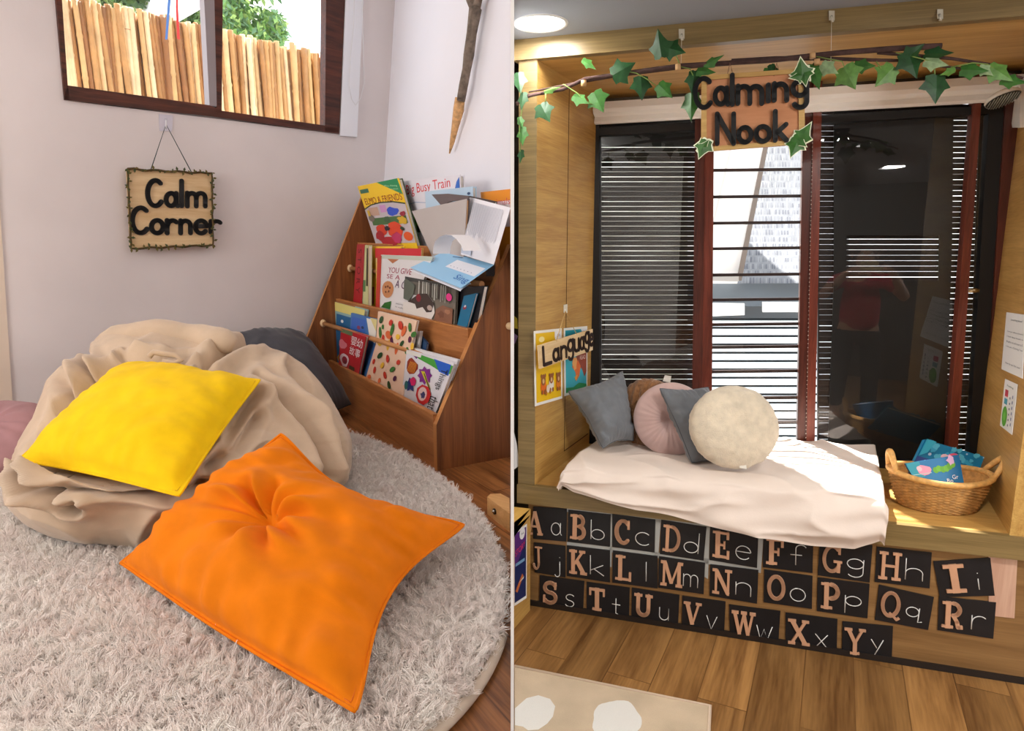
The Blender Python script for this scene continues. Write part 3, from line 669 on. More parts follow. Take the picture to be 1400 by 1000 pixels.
def a_things(A):
    A.poly([(.1, 1), (1, .95), (1, .8), (.85, .78), (.6, .84), (.3, .9)], (70, 160, 60)); A.poly([(.62, .98), (.96, .96), (.98, .76), (.78, .78), (.7, .88)], (36, 96, 200)); A.poly([(.1, .98), (.3, .98), (.26, .88)], (110, 40, 120)); A.rect(0, .93, .35, 1.0, (232, 228, 220))
    A.blob(.18, .7, .13, (150, 50, 30), asp=1.2, seed=2, wob=.15); 
    for i in range(6): A.line([(.08+.035*i, .58), (.14+.03*i, .8)], .012, (236, 160, 50))
    A.star(.52, .62, .17, (132, 44, 140), 8, .72, .3); A.poly([(.42, .68), (.5, .7), (.72, .42), (.7, .4)], (216, 200, 40)); A.line([(.5, .66), (.72, .4)], .02, (40, 60, 40))
    A.star(.22, .32, .15, (30, 50, 120), 5, .55, .6); A.blob(.28, .42, .08, (210, 30, 100), seed=3, wob=.2); A.blob(.12, .28, .05, (40, 110, 110), asp=1.8)
    A.blob(.6, .25, .19, (206, 36, 40), n=8, rot=.4); A.blob(.58, .26, .11, (236, 206, 200), asp=1.2); A.blob(.6, .25, .06, (60, 60, 110), seed=3, wob=.3)
    A.text('Things', .8, .46, .95, .86, (24, 24, 28), dirn=90); A.text('that', .78, .06, .98, .32, (20, 20, 24), dirn=90)
book('picture_book', 'white book with animal badges and the words Things that', bq([(556, 479), (621, 497), (595, 567), (549, 541)], .045), .014, (228, 226, 232), a_things, ext=.2, group=gT1)
book('picture_book', 'plain white book right behind the animal badge book', bq([(559, 474), (626, 492), (602, 560), (556, 540)], .066), .01, (226, 224, 226), None, ext=.2, group=gT1)
# ================================================================== soft things of the calm corner
def nz(x, y, z): return noise.noise(V((x, y, z)))
def cloth(col, var=.08, bump=.25, bscale=420, rough=.85, sheen=.25, vscale=14, name='cloth'):
    return mat(col, rough, var=var, vscale=vscale, bump=bump, bscale=bscale, bdist=.0015, spec=.15, sheen=sheen, name=name)
# rug
RC = V((-.934, 1.87, ZL)); RA, RB, RT = 1.239, .715, 2.182
def rug_in(x, y):
    dx, dy = x-RC.x, y-RC.y; a = (dx*cos(RT)+dy*sin(RT))/RA; b = (-dx*sin(RT)+dy*cos(RT))/RB
    return hypot(a, b)
rugm = mat((238, 222, 213), .95, var=.10, vscale=9, bump=.6, bscale=300, bdist=.006, spec=.05, sheen=.2, name='shaggy_pile')
mb = MB(); st = .0085; idx = {}; vs = []; fs = []
x0, y0 = -2.05, .87; nx, ny = int(2.05/st), int(2.35/st)
for i in range(nx):
    for j in range(ny):
        x, y = x0+i*st, y0+j*st
        if x > -.012: continue
        r = rug_in(x, y)
        if r > 1.0: continue
        ed = min(1, (1-r)/.035); x2, y2 = x*48, y*48
        w = nz(x2*.5, y2*.5, 0)*.9
        h = .5+.5*nz(x2+w*2, y2-w*2, 3)+.35*nz(x2*2.1, y2*2.1, 7)
        z = ZL+.012+(.018+.014*h)*sqrt(max(0, ed*(2-ed)))
        idx[i, j] = len(vs); vs.append(V((x+.005*nz(x2, y2, 11), y+.005*nz(x2, y2, 17), z)))
for (i, j), k in idx.items():
    if (i+1, j) in idx and (i, j+1) in idx and (i+1, j+1) in idx: fs.append([k, idx[i+1, j], idx[i+1, j+1], idx[i, j+1]])
mb.raw(vs, fs, rugm, True)
rugo = mb.build('round_rug', label='large round cream shaggy rug under the beanbag', cat='rug')
hair(rugo, 76000, .015, mat((254, 242, 235), .9, var=.08, vscale=12, spec=.08, name='pile_yarn'), kids=6, rad=.32, rand=.0022, brown=.007)
mb = MB(); ring = []
for i in range(160):
    an = 2*pi*i/160; x = RC.x+RA*cos(an)*cos(RT)-RB*sin(an)*sin(RT); y = RC.y+RA*cos(an)*sin(RT)+RB*sin(an)*cos(RT)
    if x < -.02 and y > .9: ring.append(V((x, y, ZL+.0125)))
    elif ring and ring[-1] is not None: ring.append(None)
segs = []; cur = []
for p in ring:
    if p is None:
        if len(cur) > 1: segs.append(cur)
        cur = []
    else: cur.append(p)
if len(cur) > 1: segs.append(cur)
if len(segs) > 1: segs = [segs[-1]+segs[0]]+segs[1:-1]
for s in segs: mb.tube(s, .0125, mat((206, 190, 172), .9, name='rug_binding'), 8)
mb.build('bound_edge', rugo)
# cushion
def cushion(name, label, q, T, B, m, up=None, concave=.07, N=60, wr=.006, seed=0, flange=.05, tuft=None, seamcol=None, cat='cushion', group=None, pleat=0., power=.42, bend=None, fth=.004, conc4=None):
    """square cushion with corners q (in order); T, B = swell above / below the seam"""
    n = (q[1]-q[0]).cross(q[3]-q[0]).normalized() if up is None else V(up).normalized()
    conc4 = conc4 or (concave,)*4
    size = ((q[1]-q[0]).length+(q[2]-q[1]).length)/2; sd = seed*13.7
    def base(u, v):
        cu = conc4[1] if u > 0 else conc4[0]; cv = conc4[3] if v > 0 else conc4[2]
        a = u*(1-cu*max(0, 1-v*v)**1.5*abs(u)); b = v*(1-cv*max(0, 1-u*u)**1.5*abs(v)); s, t = (a+1)/2, (b+1)/2
        P = q[0]*(1-s)*(1-t)+q[1]*s*(1-t)+q[2]*s*t+q[3]*(1-s)*t
        if bend: P = P+bend(u, v)
        return P
    def surf(u, v, sgn):
        P = base(u, v); k = 1-flange
        a, b = min(1, abs(u)/k), min(1, abs(v)/k)
        body = max(0., (1-a*a)*(1-b*b))**power
        w = nz(u*2.2+sd, v*2.2, sgn)*.9+.6*nz(u*5+sd, v*5, 2+sgn)
        # puckers running in from the seam
        e1 = (a**4)*sin(v*34+3*nz(v*3, sd, 0)+sd)*(1-b*b); e2 = (b**4)*sin(u*31+3*nz(u*3, sd, 5)+sd)*(1-a*a)
        # diagonal pull folds
        d1 = sin((u+v)*9+2.5*nz(u*2, v*2, sd)); d2 = sin((u-v)*8+2.5*nz(v*2, u*2, sd+4))
        h = (T if sgn > 0 else B)*body+(wr*(w+.45*(e1+e2)*(1 if max(a, b) < 1 else 0)+.35*(d1*max(0, u*v)+d2*max(0, -u*v))*4*min(1, body*2)))*min(1, body*3)
        if tuft and sgn > 0:
            tu, tv, td, tr_ = tuft; rr_ = hypot(u-tu, v-tv); an = atan2(v-tv, u-tu)
            h -= td*math.exp(-(rr_/tr_)**1.3)
            h += wr*1.8*sin(an*9+2*nz(u*3, v*3, sd))*math.exp(-((rr_-.28)/.22)**2)*(.5+.7*nz(an, 1, sd))*min(1, body*1.2)
        h += fth/2
        return P+n*h*sgn
    mb = MB()
    for sgn in (1, -1):
        mb.grid((lambda i, j, s=sgn: surf(-1+2*(i if s > 0 else N-1-i)/(N-1), -1+2*j/(N-1), s)), N, N, m)
    loop = [(-1+2*i/(N-1), -1) for i in range(N)]+[(1, -1+2*i/(N-1)) for i in range(1, N)]+[(1-2*i/(N-1), 1) for i in range(1, N)]+[(-1, 1-2*i/(N-1)) for i in range(1, N-1)]
    b0 = len(mb.v); L = len(loop)
    mb.grid(lambda i, j: base(*loop[i])+n*(fth/2 if j == 0 else -fth/2), L, 2, m, closed_u=True)
    o = mb.build(name, label=label, cat=cat, group=group, weld=False)
    mb = MB(); k = 1-flange
    pts = [surf(u*k*1.004, v*k*1.004, 1) for u, v in loop]
    mb.tube(pts+[pts[0]], .0016, mat(seamcol, .8), 5); mb.build('stitched_seam', o)
    if flange > 0:
        mb = MB(); rim = [base(u, v) for u, v in loop]; mb.tube(rim+[rim[0]], fth*.9, m, 6); mb.build('border', o)
    return o
ylw = cloth((244, 200, 10), sheen=.05, name='yellow_cotton'); org = cloth((230, 124, 4), sheen=.04, name='orange_cotton'); lin_m = cloth((202, 178, 152), bscale=300, name='beige_linen')
yq = [onz(25, 629, ZL+.25), onz(245, 678, ZL+.235), onz(355, 520, ZL+.41), onz(176, 496, ZL+.44)]
cushion('square_cushion', 'bright yellow square cushion with a flat border lying on the beanbag', yq, .095, .05, ylw, seed=1, wr=.006, seamcol=(214, 160, 10), flange=.045, concave=.03)
oq = [onz(165, 770, ZL+.072), onz(485, 973, ZL+.072), onz(634, 718, ZL+.12), onz(384, 594, ZL+.33)]
cushion('square_cushion', 'large orange square cushion with a sunken centre leaning on the beanbag', oq, .13, .03, org, seed=2, wr=.017, seamcol=(214, 104, 4), flange=.035, conc4=(.0, .20, -.03, .27), tuft=(-.12, -.04, .075, .22), power=.5, N=110)
# beanbag ----------------------------------------------------------
BCx, BCy = -1.02, 2.02
wdir = V((-.741, .671, 0))            # towards the window wall
def bb(th, t):
    ph = radians(-38+128*t); rr_ = .55*(1+.05*sin(3*th+1)+.04*cos(2*th))
    ca = max(0, cos(ph))**.62; x = BCx+rr_*cos(th)*ca*1.02; y = BCy+rr_*sin(th)*ca
    bk = ((x-BCx)*wdir.x*.2+(y-BCy)*.98)
    H = .42+.30*max(-.5, min(.5, bk/.55))*.75
    z = ZL+.022+(sin(ph)+.616)/1.616*H
    return V((x, y, z))
NT, NP = 420, 170
vs = [bb(2*pi*i/NT, j/(NP-1)) for i in range(NT) for j in range(NP)]
# match the sack's outline: pushed out sideways where it slumps
target = [(2, 668), (12, 640), (45, 572), (60, 530), (80, 503), (118, 480), (135, 462), (165, 447), (200, 444), (262, 447), (300, 448), (326, 456), (345, 470), (400, 488), (425, 508), (450, 543), (470, 578), (482, 602), (480, 640), (470, 668), (440, 700), (390, 722), (320, 740), (260, 748), (200, 750), (130, 744), (70, 736), (30, 716), (6, 690)]
cx, cy = 240, 610
def polar(pts):
    d = [[] for _ in range(72)]
    return sorted((atan2(y-cy, x-cx), hypot(x-cx, y-cy)) for x, y in pts)
tp = polar(target)
def rt(a):
    for (a0, r0), (a1, r1) in zip(tp, tp[1:]+[(tp[0][0]+2*pi, tp[0][1])]):
        for s in (0, 2*pi):
            if a0 <= a+s <= a1: return r0+(r1-r0)*(a+s-a0)/(a1-a0+1e-9)
    return tp[0][1]
ps = [pix(p) for p in vs]; mx = [1.]*120
for x, y in ps:
    k = int((atan2(y-cy, x-cx)+pi)/(2*pi)*120) % 120; mx[k] = max(mx[k], hypot(x-cx, y-cy))
RGT = V((1, 0, 0)); UPC = V((0, SP, CP))
for i, p in enumerate(vs):
    x, y = ps[i]; a = atan2(y-cy, x-cx); f_ = (a+pi)/(2*pi)*120-.5; k0 = int(math.floor(f_)); w = f_-k0
    R0 = mx[k0 % 120]*(1-w)+mx[(k0+1) % 120]*w; s = rt(a)/R0-1; rr_ = hypot(x-cx, y-cy)/R0
    s *= min(1, rr_**1.5)
    dep = (p-CAM).y*CP-(p-CAM).z*SP
    vs[i] = p+RGT*((x-cx)*s*dep/FPX)+UPC*(-(y-cy)*s*dep/FPX)
    if vs[i].z < ZL+.022: vs[i].z = ZL+.022
ctr = V((BCx, BCy, ZL+.15))
def quv(Q, p):
    s_ = t_ = .5
    for _ in range(12):
        X = Q[0]*(1-s_)*(1-t_)+Q[1]*s_*(1-t_)+Q[2]*s_*t_+Q[3]*(1-s_)*t_
        ds = (Q[1]-Q[0])*(1-t_)+(Q[2]-Q[3])*t_; dt = (Q[3]-Q[0])*(1-s_)+(Q[2]-Q[1])*s_
        rx, ry = p.x-X.x, p.y-X.y; det = ds.x*dt.y-ds.y*dt.x
        if abs(det) < 1e-9: return 9, 9
        s_ += (rx*dt.y-ry*dt.x)/det; t_ += (ds.x*ry-ds.y*rx)/det
        if abs(s_) > 5 or abs(t_) > 5: return 9, 9
    return s_, t_
def bilz(Q, s_, t_): return Q[0].z*(1-s_)*(1-t_)+Q[1].z*s_*(1-t_)+Q[2].z*s_*t_+Q[3].z*(1-s_)*t_
def wrinkle(P):
    d = (P-ctr); th = atan2(d.y, d.x); e = d.z
    r1 = 1-abs(nz(P.x*3.4+nz(P.x*5, P.y*5, 2)*.7, P.y*3.4, P.z*4.5)); r2 = 1-abs(nz(P.x*8+4, P.y*8, P.z*8))
    return .036*(r1**3-.45)+.006*(r2**3-.4)
cre = [([(50, 630), (58, 648), (64, 664)], 5, .05), ([(60, 645), (75, 664), (90, 679), (105, 690), (117, 693), (120, 684)], 5, .035), ([(74, 668), (110, 665), (160, 668), (235, 674), (262, 668), (305, 650), (345, 640)], 6, .03),
       ([(118, 478), (124, 505), (131, 530)], 5, .03), ([(165, 484), (200, 488), (255, 485), (288, 492)], 3, .012), ([(276, 502), (300, 486), (330, 472), (346, 468)], 6, .035), ([(128, 528), (170, 500), (215, 494)], 7, .02),
       ([(352, 520), (385, 545), (420, 580), (436, 610), (440, 650)], 6, .025), ([(395, 500), (432, 548), (458, 592), (466, 640)], 6, .022), ([(345, 545), (312, 600), (272, 655)], 7, .02), ([(285, 640), (320, 616), (352, 570)], 6, .022), ([(90, 520), (110, 545), (75, 590)], 8, .015)]
def segd(x, y, pl):
    best = 1e9
    for (a, b), (c, d) in zip(pl[:-1], pl[1:]):
        t = max(0, min(1, ((x-a)*(c-a)+(y-b)*(d-b))/((c-a)**2+(d-b)**2))); best = min(best, hypot(x-a-(c-a)*t, y-b-(d-b)*t))
    return best
out_v = []
for i, p in enumerate(vs):
    d = (p-ctr).normalized(); x, y = pix(p); R0 = rt(atan2(y-cy, x-cx)); rim = hypot(x-cx, y-cy)/R0
    k = min(1, max(0, (1.0-rim)/.12)); w = wrinkle(p)*(.25+.75*k)
    if d.dot(CAM-p) > 0 or d.z > .3:
        for pl, wd, dp in cre:
            g = segd(x, y, pl)
            if g < wd*5: w += 1.7*(-dp*math.exp(-(g/wd)**2)+dp*.55*math.exp(-((g-wd*2.2)/(wd*1.3))**2))*min(1, .3+k)
    p2 = p+d*w
    for Q, dp in ((yq, .045),):
        # the cushions press the sack in
        s_, t_ = quv(Q, p2)
        if -.12 < s_ < 1.12 and -.12 < t_ < 1.12:
            k_ = min(1, min(s_+.12, 1.12-s_, t_+.12, 1.12-t_)/.14)
            lim = bilz(Q, s_, t_)-dp*(.35+.65*min(1, max(0, min(s_, 1-s_, t_, 1-t_)*6)))-.012
            if p2.z > lim: p2.z = p2.z*(1-k_)+lim*k_
    if p2.z < ZL+.022: p2.z = ZL+.022
    out_v.append(p2)
mb = MB(); mb.raw(out_v, [[i*NP+j, ((i+1) % NT)*NP+j, ((i+1) % NT)*NP+j+1, i*NP+j+1] for i in range(NT) for j in range(NP-1)], lin_m, True)
bag = mb.build('beanbag', label='large slumped beige linen beanbag on the round rug', cat='beanbag')
cseg = [(132, 486), (148, 466), (172, 458), (215, 457), (262, 460), (300, 462), (322, 470)]
mb = MB(); pts = []; rs = []
for i in range(49):
    f_ = i/48*(len(cseg)-1); k = min(int(f_), len(cseg)-2); w = f_-k
    u = cseg[k][0]*(1-w)+cseg[k+1][0]*w; v = cseg[k][1]*(1-w)+cseg[k+1][1]*w
    P = onpl(u, v+2, V((0, 2.2-.0004*(u-230), 0)), V((0, 1, 0))); pts.append(P+V((0, .02*sin(i*.25), .003*sin(i*.6)))); rs.append(.05*(1+.10*sin(i*.33)+.10*nz(i*.2, 3, 1))*(.55+.45*sin(pi*min(1, max(0, i/48)))**.5))
mb.tube(pts, rs, lin_m, 16); mb.build('gathered_collar', bag)
mb = MB(); P = [onpl(u, v, V((0, 2.02, 0)), V((0, 1, 0))) for u, v in ((204, 488), (210, 482), (225, 484), (240, 486), (248, 492), (238, 497), (222, 494))]
mb.tube(P, [.009]*7, lin_m, 8, flat=.5); mb.build('tie_tab', bag)
# dark cushion in the corner and pink cushion at the left
gq = [onz(318, 458, ZL+.38), onz(420, 575, ZL+.05), onz(480, 553, ZL+.05), onz(414, 456, ZL+.37)]
gq[1] += V((0, .0, .0))
cushion('square_cushion', 'dark grey cushion propped between the beanbag and the bookcase', gq, .12, .05, cloth((66, 66, 72), name='charcoal_cotton'), seed=4, wr=.007, seamcol=(44, 44, 50), flange=.0, concave=.0)
def disc(name, label, c, n, upv, R, T, m, seed=0, pleats=0, pl_amp=.0, fuzz=0., ry=1., NU=96, NV=30, button=None, cat='cushion', power=.5, ribs=None, squash=None):
    n = V(n).normalized(); y = (V(upv)-n*V(upv).dot(n)).normalized(); x = y.cross(n); c = V(c)
    mb = MB()
    def f(i, j):
        an = 2*pi*i/NU; t = j/(NV-1)*2-1              # -1 back centre .. 0 rim .. 1 front centre
        s = 1 if t >= 0 else -1; rr_ = 1-abs(t); rr_ = rr_**.75 if True else rr_
        h = T*(max(0, 1-rr_**2.6))**power*s
        if pleats: h += s*pl_amp*sin(an*pleats+2*nz(cos(an)*2, sin(an)*2, seed))*(rr_**.7)*(1-rr_**6)*(.6+.6*nz(cos(an)*3+seed, sin(an)*3, rr_*2))
        if button and s > 0: h -= button*math.exp(-(rr_/.22)**2)
        px, py = R*rr_*cos(an), R*ry*rr_*sin(an)
        P = c+x*px+y*py+n*h
        if fuzz:
            q = P*fuzz[1]; g = fuzz[0]*(nz(q.x, q.y, q.z)+.6*nz(q.x*2.3, q.y*2.3, q.z*2.3)); P = P+(x*cos(an)+y*sin(an))*g*rr_+n*g*s*(1-rr_*.5)
        if ribs: P = P+n*s*ribs[0]*(abs(sin(px*ribs[1]+.8*nz(px*9, py*9, seed)))-.5)*(1-rr_**4)
        return P
    mb.grid(f, NU, NV, m, closed_u=True)
    return mb.build(name, label=label, cat=cat)
pc = onz(-6, 604, ZL+.16)
disc('round_cushion', 'dusty pink cushion lying on the floor against the beanbag at the far left', pc, V((.1, -.45, .9)), (0, .9, .5), .20, .085, cloth((172, 130, 132), sheen=.1, name='pink_velvet'), seed=3, pleats=11, pl_amp=.007, ry=.9)
# low wooden foot at the partition
t = thing('wooden_stand', onz(690, 700, ZL), 'low pale wooden furniture foot with a metal bolt on the floor boards', 'stand')
hz = .055
tp_ = [onz(666, 680, ZL+hz), onz(670.5, 675.5, ZL+hz), onz(684, 675, ZL+hz), onz(696.5, 681.5, ZL+hz), onz(697, 703, ZL+hz)]
mb = MB(); mb.prism([p for p in tp_], EZ*-(hz), wood('pale_beech', (206, 150, 90), (232, 184, 124), V((.8, -.6, 0)), EZ, rough=.4)); mb.build('foot', t)
b0 = onz(678, 690.5, ZL+.032); d = (tp_[4]-tp_[0]).normalized(); nn_ = V((d.y, -d.x, 0))
if nn_.dot(CAM-b0) < 0: nn_ = -nn_
bP = tp_[0].lerp(tp_[4], .36)+EZ*-.026
mb = MB(); mb.tube([bP-nn_*.002, bP+nn_*.004], .009, mat((70, 66, 62), .3, metal=1.), 12); mb.sphere(bP+nn_*.004, .0055, mat((190, 186, 180), .2, metal=1.), 8, 6); mb.build('bolt', t)
# partition between the two rooms
mb = MB(); mb.prism([(-.002, .9, -.1), (.0028, .9, -.1), (.0028, .9, 3.3), (-.002, .9, 3.3)], (0, 3.2, 0), mat((250, 250, 250), .6, name='partition_white')); mb.build('wall_partition', kind='structure')
# ================================================================== CALMING NOOK
YB = .62; ZB = .51; ZT = 2.06; ZC = 2.127; XW = 1.566
oak = wood('nook_veneer', (172, 128, 64), (206, 166, 98), EX, EZ, grain=(1.2, 22, 22), rough=.38, fine=.35, spec=.45)
oakd = wood('nook_edge_veneer', (112, 92, 56), (140, 118, 76), EX, EZ, grain=(1.2, 26, 26), rough=.35, fine=.4, spec=.5)
oakv = wood('nook_upright_veneer', (172, 128, 64), (206, 166, 96), ESK, EZ, grain=(1.4, 20, 26), rough=.38, fine=.35, spec=.45)
groove = mat((70, 46, 22), .8)
floor2 = wood('oak_boards_light', (118, 78, 38), (184, 136, 80), ESK, EX, grain=(1.1, 12, 12), rough=.38, planks=(.15, 1.2), bump=.1, spec=.45, gap=.55)
mb = MB(); mb.prism([(-.4, -2.6, 0), (3.2, -2.6, 0), (3.2, 2.9, 0), (.0035, 2.9, 0), (.0035, .86, 0), (-.4, .86, 0)], (0, 0, -.1), floor2); mb.build('floor', kind='structure')
alc = thing('window_seat_alcove', nk(.8, .0, 0), 'built-in oak alcove with window bench framing the dark window', 'alcove')
def nbox(x0, x1, y0, y1, z0, z1, m): 
    mb = MB(); mb.hexa([nk(x0, y0, z0), nk(x1, y0, z0), nk(x1, y1, z0), nk(x0, y1, z0), nk(x0, y0, z1), nk(x1, y0, z1), nk(x1, y1, z1), nk(x0, y1, z1)], m); return mb
mb = nbox(-.066, .0, .0, YB+.04, .43, ZT, oakv)
mb.face([nk(-.0665, -.0008, .43), nk(.0003, -.0008, .43), nk(.0003, -.0008, ZT), nk(-.0665, -.0008, ZT)], oakd); mb.build('side_panel', alc)
mb = MB(); mb.hexa([nk(.0004, .30, .70), nk(.0012, .30, .70), nk(.0012, .304, .70), nk(.0004, .304, .70), nk(.0004, .30, 2.05), nk(.0012, .30, 2.05), nk(.0012, .304, 2.05), nk(.0004, .304, 2.05)], groove)
mb.hexa([nk(.0004, .30, .565), nk(.0012, .30, .565), nk(.0012, .304, .565), nk(.0004, .304, .565), nk(.0004, .30, .70), nk(.0012, .30, .70), nk(.0012, .304, .70), nk(.0004, .304, .70)], groove)
mb.hexa([nk(.0004, .30, .561), nk(.0012, .30, .561), nk(.0012, .60, .561), nk(.0004, .60, .561), nk(.0004, .30, .565), nk(.0012, .30, .565), nk(.0012, .60, .565), nk(.0004, .60, .565)], groove); mb.build('panel_joint', alc)
mb = nbox(XW, XW+.10, .0, YB+.04, .436, ZT, oakv); mb.build('side_panel', alc)
mb = MB(); mb.prism([nf(u, v, .008) for u, v in ((1352, 758), (1391, 765), (1387, 846), (1352, 842))], EY*.004, wood('lit_niche_wood', (190, 150, 128), (214, 178, 156), EZ, EX, grain=(1.4, 18, 18))); mb.build('lit_niche_board', alc)  # sunlit look of the open niche's back put into this board's pale tone
mb = nbox(-.066, XW+.10, .0, YB+.04, ZB-.02, ZB, oak); mb.build('bench_seat', alc)
mb = nbox(-.066, XW+.14, -.012, .012, .435, ZB+.0005, oakd); mb.build('bench_front', alc)
mb = nbox(-.084, XW+.4, -.014, .02, ZT, ZC, oakd); mb.build('top_beam', alc)
mb = nbox(-.084, XW+.4, .02, YB+.04, ZT, ZT+.02, oak); mb.build('soffit', alc)
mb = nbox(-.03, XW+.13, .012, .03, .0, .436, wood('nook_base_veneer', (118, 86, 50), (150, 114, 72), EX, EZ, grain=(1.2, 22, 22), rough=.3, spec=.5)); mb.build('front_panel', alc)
mb = nbox(-.03, XW+.13, .004, .012, .0, .022, mat((34, 26, 22), .5)); mb.build('plinth', alc)
# pale strips behind the cards
strip = mat((176, 180, 180), .25, metal=.3, name='pale_strip')
mb = MB()
for px in ([(775, 690), (1046, 722), (1046, 732), (775, 700)], [(896, 705), (904, 706), (900, 762), (894, 760)], [(962, 715), (971, 718), (968, 792), (962, 788)], [(1036, 724), (1045, 726), (1040, 784), (1034, 782)], [(834, 700), (838, 700), (836, 776), (833, 774)], [(775, 741), (1034, 772), (1034, 780), (775, 748)]):
    mb.prism([nf(u, v, .0115) for u, v in px], -EY*.0012, strip)
mb.build('backing_strip', alc)
# ------------------------------------------------------------------ alphabet cards
cards = {
'A': ((729, 693), (775, 696), (774, 741), (729, 737)), 'B': ((777, 697.5), (835, 704), (834, 748), (776, 741)), 'C': ((837, 703), (896, 711), (895, 756), (837, 748)), 'D': ((904, 711), (966, 721), (962, 767), (902, 758)),
'E': ((971, 719), (1037, 729), (1035, 777), (970, 766)), 'F': ((1044, 730), (1112, 735), (1111, 784), (1043, 776)), 'G': ((1121, 737), (1193, 746), (1189, 797), (1118, 787)), 'H': ((1199, 748), (1274, 756), (1271, 805), (1196, 796)), 'I': ((1276, 768), (1354, 763), (1360, 815), (1285, 817)),
'J': ((730, 742), (773, 747), (773, 790), (731, 783)), 'K': ((775, 746), (834, 753), (834, 797), (775, 788)), 'L': ((838, 753), (899, 761), (899, 805), (837, 797)), 'M': ((901, 761), (964, 770), (962, 813), (900, 804)), 'N': ((971, 772), (1037, 780), (1035, 826), (970, 815)), 'O': ((1045, 779), (1111, 788), (1110, 833), (1044, 824)), 'P': ((1118, 790), (1189, 799), (1186, 846), (1117, 836)), 'Q': ((1202, 800), (1277, 817), (1269, 862), (1196, 848)), 'R': ((1284, 816), (1362, 824), (1358, 874), (1282, 862)),
'S': ((738, 787), (799, 795), (797, 837), (737, 829)), 'T': ((802, 796), (861, 804), (860, 848), (802, 838)), 'U': ((864, 804), (929, 814), (927, 856), (863, 846)), 'V': ((933, 815), (992, 823), (990, 869), (932, 859)), 'W': ((997, 827), (1067, 836), (1064, 883), (998, 873)), 'X': ((1074, 838), (1145, 847), (1144, 895), (1074, 886)), 'Y': ((1152, 850), (1221, 857), (1219, 907), (1151, 900))}
